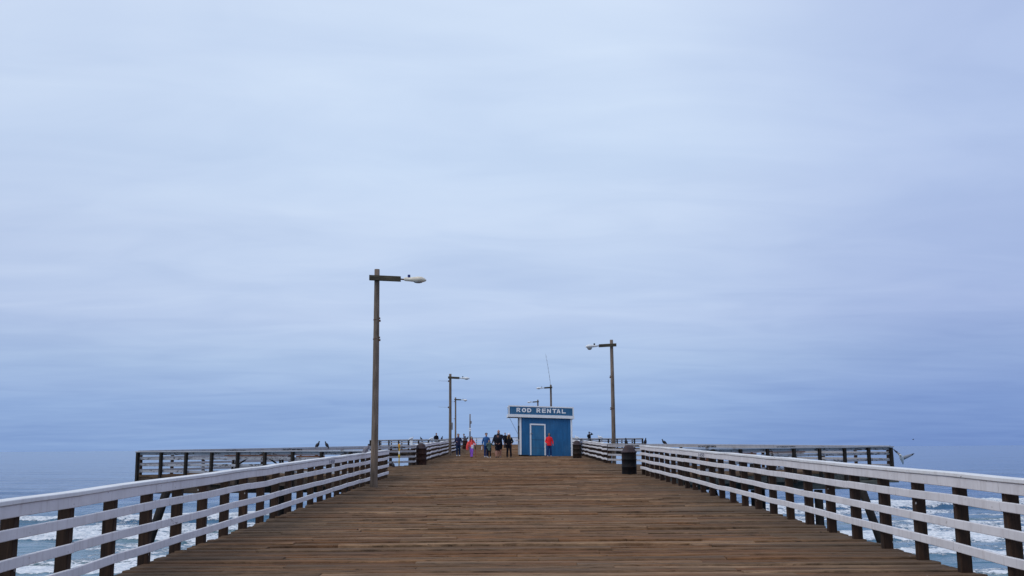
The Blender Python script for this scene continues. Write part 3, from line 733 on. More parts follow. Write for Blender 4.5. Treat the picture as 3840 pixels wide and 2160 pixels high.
def build_hut():
    W, D = 3.63, 2.8; hx = W / 2; SH = 0.036
    root = thing('rental_hut', 'small blue plank hut with a white framed ROD RENTAL sign', 'hut', P(0.63 + hx, 71.2, 0.06), R(2.0))
    def sh(mb):
        mb.v = [(x, y, z - SH * x) for x, y, z in mb.v]; return mb
    # front wall: vertical grooved boards around the doorway
    door_l, door_r, door_h = -hx + 0.83, -hx + 1.75, 2.10
    q = MB(); n = 34; bw = W / n
    for k in range(n):
        x0 = -hx + k * bw; xc = x0 + bw / 2
        z0 = 0.0 if not (door_l - 0.02 < xc < door_r + 0.02) else door_h + 0.02
        q.box((xc, 0.012 + random.gauss(0, 0.0012), (z0 + 2.62) / 2), (bw - 0.012, 0.024, 2.62 - z0))
    q.box((0, 0.032, 1.36), (W - 0.02, 0.012, 2.5))
    sh(q).build('front_wall', M_KB, root)
    q = MB(); q.box((-hx + 0.02, D / 2 + 0.04, 1.31), (0.04, D - 0.04, 2.62)); sh(q).build('side_wall', M_GREYW, root)
    q = MB(); q.box((hx - 0.02, D / 2 + 0.04, 1.31), (0.04, D - 0.04, 2.62)); q.box((0, D, 1.31), (W, 0.04, 2.62)); sh(q).build('side_wall', M_KB, root)
    q = MB(); q.box((-hx - 0.012, D / 2, 1.55), (0.03, D - 0.9, 1.0)); hs = sh(q).build('serving_hatch', M_DARK, root)
    q = MB(); q.box((-hx - 0.13, D / 2, 1.02), (0.26, D - 0.8, 0.04)); sh(q).build('counter', M_TRIM, root)
    # corner trims
    for x, w in ((-hx + 0.065, 0.13), (hx + 0.06, 0.11)):
        q = MB(); q.box((x, -0.012, 1.31), (w, 0.03, 2.62), ch=0.004); sh(q).build('corner_trim', M_TRIM, root)
    # door
    q = MB(); q.box(((door_l + door_r) / 2, 0.0, door_h / 2), (door_r - door_l - 0.01, 0.03, door_h), ch=0.002)
    d = sh(q).build('door', M_KD, root)
    q = MB()
    q.box(((door_l + door_r) / 2, -0.0175, 1.07), (door_r - door_l - 0.04, 0.006, 0.018)); q.box(((door_l + door_r) / 2, -0.0175, 0.5), (door_r - door_l - 0.04, 0.005, 0.008))
    sh(q).build('door_seam', M_DARK, d)
    q = MB(); q.box((door_l + 0.02, -0.05, 1.52), (0.14, 0.02, 0.035)); q.ell((door_l - 0.02, -0.07, 1.47), (0.03, 0.02, 0.04)); sh(q).build('padlock', M_STEEL, d)
    q = MB()
    for x in (door_l - 0.05, door_r + 0.05): q.box((x, -0.02, door_h / 2 + 0.03), (0.10, 0.04, door_h + 0.06), ch=0.004)
    q.box(((door_l + door_r) / 2, -0.022, door_h + 0.05), (door_r - door_l + 0.196, 0.044, 0.10), ch=0.004)
    sh(q).build('door_frame', M_TRIM, root)
    # roof with its overhang on the left, white fascia, sign box
    xl, xr = -hx - 0.80, hx + 0.24
    q = MB(); q.box(((xl + xr) / 2, D / 2 + 0.02, 2.70), (xr - xl - 0.06, D + 0.3, 0.12)); sh(q).build('roof', M_ROOF, root)
    q = MB(); q.box(((xl + xr) / 2, -0.155, 2.72), (xr - xl, 0.04, 0.20), ch=0.004); q.box((xl, D / 2, 2.72), (0.04, D + 0.36, 0.20)); q.box((xr, D / 2, 2.72), (0.04, D + 0.36, 0.20))
    sh(q).build('fascia_board', M_TRIM, root)
    q = MB(); pl, pr = xl + 0.07, xr - 0.07; n = 38; bw = (pr - pl) / n
    for k in range(n): q.box((pl + (k + 0.5) * bw, -0.13, 3.10), (bw - 0.010, 0.02, 0.56))
    q.box(((pl + pr) / 2, -0.112, 3.10), (pr - pl - 0.02, 0.01, 0.54)); q.box((pl, 1.2, 3.08), (0.03, 2.6, 0.5)); q.box((pr, 1.2, 3.08), (0.03, 2.6, 0.5))
    sg = sh(q).build('sign_board', M_KS, root)
    q = MB(); q.box(((xl + xr) / 2, -0.138, 3.40), (xr - xl - 0.03, 0.06, 0.085), ch=0.004)
    q.box((xl + 0.06, -0.138, 3.09), (0.085, 0.055, 0.535), ch=0.004); q.box((xr - 0.06, -0.138, 3.09), (0.085, 0.055, 0.535), ch=0.004)
    q.box((xl + 0.045, 1.2, 3.37), (0.06, 2.6, 0.06)); sh(q).build('sign_frame', M_TRIM, sg)
    # letters, each squeezed to the size it has on the sign
    k = 0.01883 / 6.036 * 1.0
    px0 = (1948.5 - 1920) * 6.036
    for ch, a, b in (('R', 105, 192), ('O', 226, 325), ('D', 347, 441), ('R', 560, 650), ('E', 683, 773), ('N', 800, 887), ('T', 920, 1012), ('A', 1016, 1104), ('L', 1135, 1225)):
        xc = -hx + ((a + b) / 2 - px0) * k; w = (b - a) * k
        link('letter', block_letter(ch, w, 0.295, 0.02, M_LETTER), sg, (xc, -0.152, 3.125 - SH * xc))
    # stay under the overhang, shims under the sill
    q = MB(); q.loft([(xl + 0.08, 0.3, 2.62), (-hx - 0.06, 0.3, 1.36)], [0.012, 0.012], 6, ref=(0, 1, 0)); sh(q).build('hatch_stay', M_STEEL, root)
    q = MB(); q.box((-hx + 0.35, 0.05, -0.06), (0.6, 0.1, 0.12)); q.box((hx - 0.25, 0.05, -0.02), (0.45, 0.1, 0.05)); q.box((-hx + 0.3, D - 0.1, -0.06), (0.5, 0.1, 0.14)); sh(q).build('sill_block', M_PILE, root)
    q = MB(); q.box((0, 0.02, -0.015), (W - 0.06, 0.03, 0.05)); sh(q).build('sill', M_KB, root)
build_hut()

# ------------------------------------------------------------------ trash drums
def drum(label, x, y, m, rz=0.0, h=0.88, r=0.285):
    root = thing('trash_drum', label, 'trash can', P(x, y), rz, 'steel drum trash cans')
    prof = [(0.0, 0.003), (r - 0.01, 0.003), (r, 0.015), (r, 0.03)]
    for zc in (0.29, 0.58):
        z = zc * h / 0.88
        prof += [(r, z - 0.022), (r + 0.014, z - 0.008), (r + 0.014, z + 0.008), (r, z + 0.022)]
    prof += [(r, h - 0.02), (r + 0.008, h - 0.01), (r + 0.008, h), (r - 0.02, h)]
    q = MB(); q.lathe(prof, 36); q.build('drum', m, root, False)
    me = root.children[0].data; me.polygons.foreach_set('use_smooth', [len(p.vertices) == 4 for p in me.polygons])
    q = MB(); q.lathe([(r + 0.012, h - 0.045), (r + 0.025, h - 0.04), (r + 0.022, h - 0.005), (r - 0.01, h + 0.02), (r - 0.045, h + 0.06), (r - 0.065, h + 0.11), (r - 0.09, h + 0.165), (r - 0.145, h + 0.22), (r - 0.215, h + 0.25), (0.0, h + 0.26)], 32)
    lid = q.build('lid', M_LID, root, True)
    q = MB(); q.ell((0.05, -(r - 0.12), h + 0.07), (0.075, 0.05, 0.06), 14, 8, 0.5); q.build('flap', M_DARK, lid, True)
drum('blue black steel trash drum standing at the end of the right railing', 4.60, 39.3, M_DRUMB, 0.1)
drum('red brown steel trash drum beside the gap in the left railing', -4.72, 53.2, M_DRUMR, -0.3)
drum('brown steel trash drum against the right corner of the hut', 4.30, 65.3, M_DRUMN, -0.4)
drum('small distant dark red drum between the woman in navy and the girl', -4.85, 107.0, M_DRUMR, 0.2, r=0.27)

# ------------------------------------------------------------------ furniture on the platforms
def cleaning_table(label, x0, x1, y, top_mat, h=0.77, depth=0.62):
    xc = (x0 + x1) / 2; L = x1 - x0
    root = thing('cleaning_table', label, 'table', P(xc, y))
    q = MB()
    for k in range(4):
        o = random.uniform(-0.06, 0.1)
        q.box((o, -depth / 2 + (k + 0.5) * depth / 4, h - 0.02), (L, depth / 4 - 0.012, 0.045), ch=0.004)
    q.build('table_top', top_mat, root)
    q = MB(); q.box((0.03, -depth / 2 + 0.04, h - 0.125), (L * 0.97, 0.035, 0.15), ch=0.004); q.box((0.03, depth / 2 - 0.04, h - 0.125), (L * 0.97, 0.035, 0.15), ch=0.004); q.build('apron', M_PEEL, root)
    for sx in (-1, 1):
        for sy in (-1, 1):
            q = MB(); q.loft([(sx * (L / 2 - 0.35), sy * (depth / 2 - 0.09), h - 0.06), (sx * (L / 2 - 0.28), sy * (depth / 2 - 0.03), 0.0)], [0.05, 0.05], 4); q.build('leg', M_POSTD, root)
        q = MB(); q.loft([(sx * (L / 2 - 0.8), 0.0, h - 0.2), (sx * (L / 2 - 0.33), 0.0, 0.25)], [0.035, 0.035], 4); q.build('brace', M_POSTD, root)
def bench(label, x0, x1, y, back=M_REDW, seat=M_PEEL, hb=0.83):
    xc = (x0 + x1) / 2; L = x1 - x0
    root = thing('pier_bench', label, 'bench', P(xc, y), 0.0, 'benches on the platforms')
    q = MB(); q.box((0, 0, 0.43), (L, 0.17, 0.045), ch=0.004); q.box((0, 0.185, 0.43), (L, 0.17, 0.045), ch=0.004); q.build('seat', seat, root)
    q = MB(); q.box((0, -0.14, hb - 0.06), (L * 1.03, 0.04, 0.13), ch=0.004); q.box((0, -0.13, hb - 0.20), (L, 0.04, 0.12), ch=0.004); q.build('backrest', back, root)
    for sx in (-1, 1):
        q = MB(); q.box((sx * (L / 2 - 0.2), -0.08, hb / 2), (0.08, 0.06, hb - 0.02), ch=0.004); q.build('leg', M_POSTD, root)
        q = MB(); q.box((sx * (L / 2 - 0.2), 0.20, 0.205), (0.08, 0.06, 0.41), ch=0.004); q.build('leg', M_POSTD, root)
cleaning_table('long brown topped table on the left platform with peeling white sides', -12.45, -9.75, 44.4, M_REDW)
cleaning_table('short red brown table on the right platform near its outer corner', 11.55, 12.95, 44.9, M_REDW)
bench('bench with a red brown back on the left platform between table and far rail', -9.75, -8.45, 46.0)
bench('wide bench with a brown back in the middle of the right platform', 8.95, 11.0, 45.3)
bench('low bench at the inner end of the right platform', 7.15, 8.6, 43.2, M_REDW, M_REDW, 0.62)

t = thing('yellow_post', 'narrow yellow post with an orange head standing by the left drum', 'post', P(-5.66, 51.2))
q = MB(); q.loft([(0, 0, 0), (0, 0, 0.3), (0.01, 0, 0.66), (0.0, 0, 1.0)], [0.03, 0.028, 0.026, 0.03], 8); q.build('post', M_YEL, t, True)
q = MB(); q.loft([(0, 0, 0.86), (0, 0, 0.95), (0, 0, 1.03), (0, 0, 1.09), (0, 0, 1.14)], [0.02, 0.045, 0.065, 0.05, 0.01], 10); q.build('post_head', M_ORG, t, True)
q = MB(); q.lathe([(0.02, 0.42), (0.055, 0.46), (0.05, 0.55), (0.025, 0.60)], 12); q.build('collar', M_YEL, t, True)
q = MB(); q.lathe([(0.033, 0.60), (0.036, 0.61), (0.036, 0.74), (0.033, 0.75)], 12); q.build('white_band', M_LETTER, t, True)
t = thing('notice_board', 'narrow white board hung on the far left platform railing below a gull', 'sign', P(-10.25, 103.95))
q = MB(); q.box((0, 0, 0.68), (0.28, 0.03, 0.56), ch=0.003); q.build('panel', M_TRIM, t)
q = MB(); q.box((0, 0.03, 0.52), (0.05, 0.03, 1.04)); q.build('batten', M_POSTD, t)

# ------------------------------------------------------------------ people
def sk(name, col, rough=0.6): return flat_mat(name, col, rough, 0.08, 20)
SKIN = sk('skin', (0.52, 0.29, 0.21)); SKIN2 = sk('tanned skin', (0.46, 0.23, 0.165))
HAIRS = {'blonde': sk('grey blonde hair', (0.20, 0.13, 0.085)), 'auburn': sk('auburn hair', (0.060, 0.014, 0.010)), 'dark': sk('dark brown hair', (0.022, 0.012, 0.010)),
         'gold': sk('fair hair', (0.27, 0.145, 0.04)), 'brown': sk('brown hair', (0.055, 0.028, 0.018)), 'black': sk('black hair', (0.010, 0.009, 0.010))}
CL = {}
def cloth(name, col):
    if name not in CL: CL[name] = flat_mat(name, col, 0.9, 0.22, 14, 0.2)
    return CL[name]

def person(label, x, y, H, rz=0.0, skin=SKIN, top=None, legs=None, shorts=False, shoes=None, hair=None, hair_style='short', cap=None, hood=False,
           arms=None, feet=((-0.10, -0.06), (0.10, 0.08)), wide=1.0, coat=0.86, glasses=False, group='people walking on the pier', vox=0.008, lean=0.0, hands=True):
    k = H / 1.75
    root = thing('person', label, 'person', P(x, y), rz, group)
    def V(a): return Vector((a[0] * k, a[1] * k, a[2] * k))
    arms = arms or {}
    def chain(s):
        d = {'sh': (s * 0.165 * wide, 0.0, 1.395), 'el': (s * 0.245 * wide, 0.03, 1.14), 'wr': (s * 0.25 * wide, -0.05, 0.90)}
        d.update(arms.get(s, {})); return d
    A = {s: chain(s) for s in (-1, 1)}
    FT = {-1: feet[0], 1: feet[1]}
    def legpts(s):
        fx, fy = FT[s]
        kn_y = fy * 0.5 - 0.03
        return [(s * 0.085 * wide, 0, 0.93), (s * 0.09 * wide, fy * 0.2, 0.75), (s * 0.09 + (fx - s * 0.09) * 0.5, kn_y, 0.50), (fx, fy * 0.85 + 0.01, 0.28), (fx, fy, 0.09)]
    T = lambda l: [V(p) for p in l]
    rr = lambda l: [tuple(q * k for q in r) if isinstance(r, tuple) else r * k for r in l]
    lx = lean
    # the body: one skin
    b = MB()
    b.loft(T([(0, 0, 0.86), (0, 0, 0.95), (0, 0, 1.08), (0, lx * 0.3, 1.25), (0, lx * 0.7, 1.40), (0, lx, 1.48)]), rr([(0.13 * wide, 0.10), (0.16 * wide, 0.115), (0.135 * wide, 0.10), (0.155 * wide, 0.11), (0.16 * wide, 0.095), (0.07, 0.06)]), 14)
    b.loft(T([(0, lx, 1.43), (0, lx - 0.01, 1.55)]), rr([0.056, 0.052]), 10)
    hc = Vector((0, lx - 0.022, 1.635))
    b.ell(V(hc), (0.075 * k, 0.095 * k, 0.115 * k), 16, 12)
    b.loft(T([hc + Vector((0, -0.03, -0.05)), hc + Vector((0, -0.055, -0.085)), hc + Vector((0, -0.05, -0.105))]), rr([0.055, 0.045, 0.02]), 10, ref=(1, 0, 0))
    b.loft(T([hc + Vector((0, -0.088, 0.02)), hc + Vector((0, -0.112, -0.025)), hc + Vector((0, -0.09, -0.035))]), rr([0.010, 0.016, 0.012]), 8, ref=(1, 0, 0))
    for s in (-1, 1):
        b.ell(V(hc + Vector((s * 0.077, 0.005, -0.005))), (0.012 * k, 0.02 * k, 0.032 * k), 8, 6)
        b.loft(T(legpts(s)), rr([0.085 * wide, 0.080 * wide, 0.057 * wide, 0.055 * wide, 0.036]), 12)
        fx, fy = FT[s]
        b.loft(T([(fx, fy + 0.05, 0.06), (fx, fy, 0.06), (fx, fy - 0.10, 0.04), (fx, fy - 0.17, 0.03)]), rr([(0.03, 0.035), (0.036, 0.045), (0.042, 0.03), (0.03, 0.018)]), 10, ref=(0, 0, 1))
        a = A[s]; sh, el, wr = (Vector(a[q]) for q in ('sh', 'el', 'wr'))
        b.loft(T([sh * 0.55 + Vector((0, lx * 0.4, 1.42 * 0.45)), sh, (sh + el) / 2, el, (el + wr) / 2, wr]), rr([0.06, 0.055, 0.046, 0.040, 0.036, 0.026]), 10)
        if hands:
            d = (wr - el).normalized(); sd = Vector((0, 1, 0)) - d * d.y
            if sd.length < 0.2: sd = Vector((1, 0, 0)) - d * d.x
            sd.normalize(); nm = d.cross(sd)
            b.loft(T([wr, wr + d * 0.045, wr + d * 0.085]), rr([(0.022, 0.028), (0.017, 0.038), (0.013, 0.036)]), 8, ref=tuple(nm.cross(d)))
            for i, (o, ln) in enumerate(((-0.029, 0.062), (-0.010, 0.074), (0.009, 0.070), (0.027, 0.055))):
                p0 = wr + d * 0.078 + sd * o
                b.loft(T([p0, p0 + d * ln * 0.5 + nm * 0.006 * s, p0 + d * ln * 0.95 + nm * 0.022 * s]), rr([0.0098, 0.009, 0.0078]), 6)
            p0 = wr + d * 0.03 - sd * 0.03
            b.loft(T([p0, p0 + d * 0.03 - sd * 0.022, p0 + d * 0.062 - sd * 0.026]), rr([0.013, 0.011, 0.009]), 6)
    remesh(b, 'body', skin, vox * k, root, 1)
    for s in (-1, 1):
        e = MB(); e.ell(V(hc + Vector((s * 0.03, -0.086, 0.01))), (0.012 * k, 0.008 * k, 0.007 * k), 8, 6); e.build('eye', cloth('eye dark', (0.03, 0.02, 0.02)), root, True)
    e = MB(); e.ell(V(hc + Vector((0, -0.098, -0.062))), (0.022 * k, 0.008 * k, 0.007 * k), 8, 6); e.build('mouth', cloth('lips', (0.26, 0.09, 0.08)), root, True)
    # jacket
    if top:
        j = MB(); w = wide
        j.loft(T([(0, 0, coat - 0.02), (0, 0, coat + 0.05), (0, 0, 1.08), (0, lx * 0.4, 1.26), (0, lx * 0.8, 1.40), (0, lx, 1.475), (0, lx, 1.505)]),
               rr([(0.185 * w, 0.135), (0.19 * w, 0.14), (0.175 * w, 0.135), (0.185 * w, 0.145), (0.150 * w, 0.12), (0.085, 0.08), (0.07, 0.068)]), 16)
        for s in (-1, 1):
            a = A[s]; sh, el, wr = (Vector(a[q]) for q in ('sh', 'el', 'wr'))
            cuff = wr + (el - wr).normalized() * 0.02
            j.loft(T([sh * 0.5 + Vector((0, lx * 0.4, 1.40 * 0.5)), sh, (sh + el) / 2, el, (el * 0.4 + wr * 0.6), cuff]), rr([0.070, 0.070, 0.064, 0.060, 0.052, 0.042]), 12)
        if hood: j.ell(V((0, lx + 0.06, 1.52)), (0.10 * k, 0.07 * k, 0.06 * k), 12, 8)
        remesh(j, 'jacket', top, 0.013 * k, root, 2)
    if legs:
        p = MB()
        p.loft(T([(0, 0, 0.80), (0, 0, 0.90), (0, 0, 1.02)]), rr([(0.15 * wide, 0.115), (0.17 * wide, 0.125), (0.15 * wide, 0.115)]), 14)
        for s in (-1, 1):
            lp = legpts(s)
            if shorts: p.loft(T([lp[0], lp[1], (lp[2][0], lp[2][1], 0.52)]), rr([0.100 * wide, 0.098 * wide, 0.085 * wide]), 12)
            else: p.loft(T(lp[:-1] + [(lp[-1][0], lp[-1][1] + 0.005, 0.075)]), rr([0.10 * wide, 0.098 * wide, 0.076, 0.070, 0.066]), 12)
        remesh(p, 'shorts' if shorts else 'trousers', legs, 0.013 * k, root, 2)
    if shoes:
        for s in (-1, 1):
            fx, fy = FT[s]; q = MB()
            q.loft(T([(fx, fy + 0.08, 0.035), (fx, fy + 0.05, 0.05), (fx, fy - 0.03, 0.055), (fx, fy - 0.12, 0.042), (fx, fy - 0.19, 0.032), (fx, fy - 0.205, 0.028)]),
                   rr([(0.028, 0.03), (0.045, 0.048), (0.047, 0.052), (0.052, 0.038), (0.040, 0.028), (0.02, 0.018)]), 12, ref=(0, 0, 1))
            q.build('shoe', shoes, root, True)
    if hair:
        q = MB()
        q.ell(V(hc + Vector((0, 0.016, 0.022))), (0.086 * k, 0.098 * k, 0.112 * k), 14, 10)
        if hair_style == 'curly':
            for i in range(16):
                a = 2 * math.pi * i / 16; el_ = random.uniform(0.0, 0.9)
                if -1.0 < a - 1.5 * math.pi < 1.0 and el_ < 0.6: el_ = 0.85
                q.ell(V(hc + Vector((0.085 * math.cos(a) * math.cos(el_), 0.02 + 0.09 * math.sin(a) * math.cos(el_), 0.03 + 0.10 * math.sin(el_)))), (0.03 * k,) * 3, 8, 6)
        if hair_style == 'long':
            for s in (-1, 1):
                q.loft(T([hc + Vector((s * 0.07, -0.01, 0.03)), hc + Vector((s * 0.092, -0.03, -0.10)), hc + Vector((s * 0.10, -0.085, -0.22)), hc + Vector((s * 0.095, -0.125, -0.33))]), rr([(0.03, 0.05), (0.035, 0.05), (0.038, 0.035), (0.018, 0.015)]), 10)
            q.loft(T([hc + Vector((0, 0.06, 0)), hc + Vector((0, 0.10, -0.15)), hc + Vector((0, 0.12, -0.32))]), rr([(0.08, 0.05), (0.10, 0.045), (0.06, 0.02)]), 10)
        if hair_style == 'bob':
            for s in (-1, 1):
                q.loft(T([hc + Vector((s * 0.07, 0.0, 0.03)), hc + Vector((s * 0.088, -0.01, -0.06)), hc + Vector((s * 0.08, 0.0, -0.11))]), rr([(0.028, 0.055), (0.03, 0.055), (0.018, 0.03)]), 10)
        # keep the face free: cut everything in front of the face below the fringe
        h = remesh(q, 'hair', hair, 0.010 * k, root, 1)
        fr = (hc.y - 0.062) * k; top_ = (hc.z + 0.045) * k
        for v in h.data.vertices:
            if v.co.y < fr and v.co.z < top_ and abs(v.co.x) < 0.068 * k and v.co.z > (hc.z - 0.13) * k: v.co.y = fr + 0.02 * k
    if cap:
        q = MB(); q.ell(V(hc + Vector((0, 0.0, 0.05))), (0.093 * k, 0.106 * k, 0.082 * k), 16, 10)
        q.loft(T([hc + Vector((0, -0.07, 0.035)), hc + Vector((0, -0.13, 0.025)), hc + Vector((0, -0.165, 0.012))]), rr([(0.075, 0.012), (0.068, 0.010), (0.04, 0.006)]), 12, ref=(0, 0, 1))
        q.build('cap', cap, root, True)
    if glasses:
        q = MB()
        for s in (-1, 1): q.ell(V(hc + Vector((s * 0.032, -0.098, 0.012))), (0.027 * k, 0.007 * k, 0.019 * k), 10, 6)
        q.box(V(hc + Vector((0, -0.10, 0.018))), (0.03 * k, 0.006 * k, 0.006 * k)); q.build('sunglasses', M_BLACK, root, True)
    return root

WHITESH = cloth('white shoe', (0.62, 0.62, 0.64)); DARKSH = cloth('dark shoe', (0.03, 0.028, 0.03))
NAVY = cloth('navy jacket', (0.028, 0.030, 0.075)); JEANS = cloth('dark denim', (0.012, 0.028, 0.075)); CORAL = cloth('coral jacket', (1.0, 0.105, 0.095))
PURPLE = cloth('purple leggings', (0.34, 0.13, 0.66)); BLUEJ = cloth('blue fleece', (0.035, 0.115, 0.30)); GREEN = cloth('grey green raincoat', (0.085, 0.13, 0.12))
BLACKC = cloth('black cloth', (0.008, 0.008, 0.014)); CHAR = cloth('charcoal jacket', (0.026, 0.028, 0.045)); RED = cloth('bright red jacket', (0.95, 0.030, 0.038)); GREYC = cloth('grey jacket', (0.09, 0.10, 0.14))
WHITEC = cloth('white cloth', (0.75, 0.72, 0.80)); BLUEP = cloth('blue jeans', (0.015, 0.045, 0.15))

person('woman in a navy jacket and dark jeans walking at the left, short fair hair', -3.82, 73.4, 1.61, top=NAVY, legs=JEANS, shoes=WHITESH, hair=HAIRS['blonde'], hair_style='curly', coat=0.84, hood=True, wide=1.08,
       arms={-1: {'el': (-0.28, 0.04, 1.15), 'wr': (-0.12, -0.20, 1.13)}, 1: {'el': (0.28, 0.06, 1.14), 'wr': (0.27, -0.10, 1.02)}})
girl = person('girl in a coral jacket and purple leggings walking with a red stick', -2.66, 68.5, 1.42, top=CORAL, legs=PURPLE, shoes=cloth('brown shoe', (0.14, 0.06, 0.05)), hair=HAIRS['auburn'], hair_style='long', coat=0.93, wide=0.90,
       feet=((-0.05, 0.16), (0.05, -0.12)), arms={-1: {'el': (-0.27, 0.03, 1.10), 'wr': (-0.31, -0.02, 0.85)}, 1: {'el': (0.28, 0.05, 1.18), 'wr': (0.32, -0.14, 1.02)}})
q = MB(); q.loft([(-0.20, 0.0, 1.08), (-0.27, -0.05, 0.85), (-0.29, -0.05, 0.62), (-0.28, -0.05, 0.50)], [(0.05, 0.05), (0.085, 0.06), (0.085, 0.05), (0.05, 0.03)], 12); remesh(q, 'jacket_drape', CORAL, 0.012, girl)
q = MB(); q.box((0.06, -0.155, 0.74), (0.16, 0.03, 0.24), ch=0.01); q.build('pouch', WHITEC, girl)
t = thing('walking_stick', 'thin red stick with a black grip held by the girl in coral', 'stick', P(-2.36, 68.34))
q = MB(); q.loft([(0, 0, 0.0), (-0.03, 0, 0.56)], [0.014, 0.014], 8); q.build('shaft', cloth('red stick', (0.30, 0.035, 0.03)), t, True)
q = MB(); q.loft([(-0.03, 0, 0.56), (-0.055, -0.0, 0.84)], [0.028, 0.03], 8); q.build('grip', M_BLACK, t, True)
person('woman in a blue fleece and jeans with short dark hair behind the child', -1.68, 69.4, 1.65, top=BLUEJ, legs=BLUEP, shoes=WHITESH, hair=HAIRS['dark'], hair_style='curly', coat=0.83, wide=1.05,
       feet=((-0.10, -0.05), (0.06, 0.10)), arms={-1: {'el': (-0.27, 0.03, 1.13), 'wr': (-0.29, -0.02, 0.90)}})
t = thing('paper_bag', 'small white bag hanging from the left hand of the woman in blue', 'bag', P(-1.99, 69.36))
q = MB(); q.loft([(0, 0, 0.49), (0, 0, 0.53), (0.01, 0, 0.68), (0.015, 0, 0.77)], [(0.025, 0.02), (0.04, 0.025), (0.038, 0.025), (0.02, 0.012)], 10); q.build('bag_body', WHITEC, t, True)
person('small child in a grey green raincoat holding the big man by the hand', -1.46, 68.0, 1.19, top=GREEN, legs=BLACKC, shoes=WHITESH, hair=HAIRS['dark'], hair_style='short', coat=0.72, hood=True, wide=1.25,
       feet=((-0.10, -0.02), (0.12, 0.05)), arms={-1: {'el': (-0.27, -0.06, 1.15), 'wr': (-0.14, -0.20, 1.38)}, 1: {'el': (0.38, 0.0, 1.22), 'wr': (0.58, 0.0, 1.13)}})
person('big bald man in a charcoal jacket and black shorts, tallest of the walkers', -0.82, 68.3, 1.86, skin=SKIN2, top=CHAR, legs=BLACKC, shorts=True, shoes=cloth('tan shoe', (0.25, 0.18, 0.15)), coat=0.80, wide=1.32, hood=True,
       feet=((-0.16, -0.02), (0.12, 0.12)), arms={-1: {'el': (-0.32, 0.0, 1.15), 'wr': (-0.41, -0.03, 0.90)}, 1: {'el': (0.36, 0.02, 1.14), 'wr': (0.35, -0.08, 0.92)}})
person('dark capped youth in black walking right in front of the big man', -0.86, 67.7, 1.58, skin=SKIN2, top=BLACKC, legs=BLACKC, shorts=True, shoes=DARKSH, hair=HAIRS['black'], cap=cloth('black cap', (0.012, 0.010, 0.012)), coat=0.84, wide=1.02,
       feet=((-0.13, -0.14), (0.02, 0.10)), arms={-1: {'el': (-0.26, 0.02, 1.14), 'wr': (-0.12, -0.17, 1.05)}, 1: {'el': (0.26, 0.02, 1.14), 'wr': (0.12, -0.17, 1.05)}})
person('woman in black with a white cap and long fair hair', -0.12, 68.4, 1.63, top=BLACKC, legs=BLACKC, shoes=DARKSH, hair=HAIRS['gold'], hair_style='long', cap=WHITEC, coat=0.85, wide=1.08, feet=((-0.13, -0.02), (0.14, -0.10)),
       arms={-1: {'el': (-0.29, 0.05, 1.14), 'wr': (-0.20, -0.12, 1.00)}, 1: {'el': (0.29, 0.05, 1.14), 'wr': (0.20, -0.12, 1.00)}})
person('woman in a bright red jacket and sunglasses walking in front of the blue hut', 2.68, 70.2, 1.62, top=RED, legs=BLUEP, shoes=cloth('grey shoe', (0.28, 0.27, 0.30)), hair=HAIRS['brown'], hair_style='bob', coat=0.83, wide=0.98, glasses=True, feet=((-0.12, -0.02), (0.13, 0.06)),
       arms={-1: {'el': (-0.26, 0.05, 1.14), 'wr': (-0.19, -0.10, 0.98)}, 1: {'el': (0.27, 0.05, 1.12), 'wr': (0.29, -0.04, 0.92)}})
BG = 'people at the far railings'
person('dark clothed angler standing behind the far left platform railing', -8.15, 110.3, 1.72, rz=0.5, top=BLACKC, legs=BLACKC, shoes=DARKSH, hair=HAIRS['black'], group=BG, vox=0.012, wide=1.1, hands=False, arms={-1: {'wr': (-0.12, -0.22, 1.05)}, 1: {'wr': (0.12, -0.22, 1.05)}})
person('person in a grey jacket bending over the far rail behind the small drum', -5.35, 118.5, 1.62, rz=-1.3, top=GREYC, legs=BLACKC, shoes=DARKSH, hair=HAIRS['black'], group=BG, vox=0.012, wide=1.1, lean=-0.16, hands=False, arms={-1: {'el': (-0.25, -0.15, 1.20), 'wr': (-0.20, -0.36, 1.10)}, 1: {'el': (0.25, -0.15, 1.20), 'wr': (0.2, -0.36, 1.10)}})
person('distant dark figure half hidden behind the woman in the white cap', -0.62, 112.5, 1.70, rz=0.3, top=BLACKC, legs=BLACKC, shoes=DARKSH, hair=HAIRS['black'], group=BG, vox=0.012, hands=False)
person('dark figure raising an arm to the head right of the hut', 8.55, 109.5, 1.75, rz=2.8, top=BLACKC, legs=BLACKC, shoes=DARKSH, hair=HAIRS['black'], group=BG, vox=0.012, hands=False, arms={-1: {'sh': (-0.19, 0, 1.44), 'el': (-0.40, -0.02, 1.45), 'wr': (-0.12, -0.06, 1.66)}, 1: {'el': (0.22, -0.12, 1.2), 'wr': (0.10, -0.2, 1.3)}})

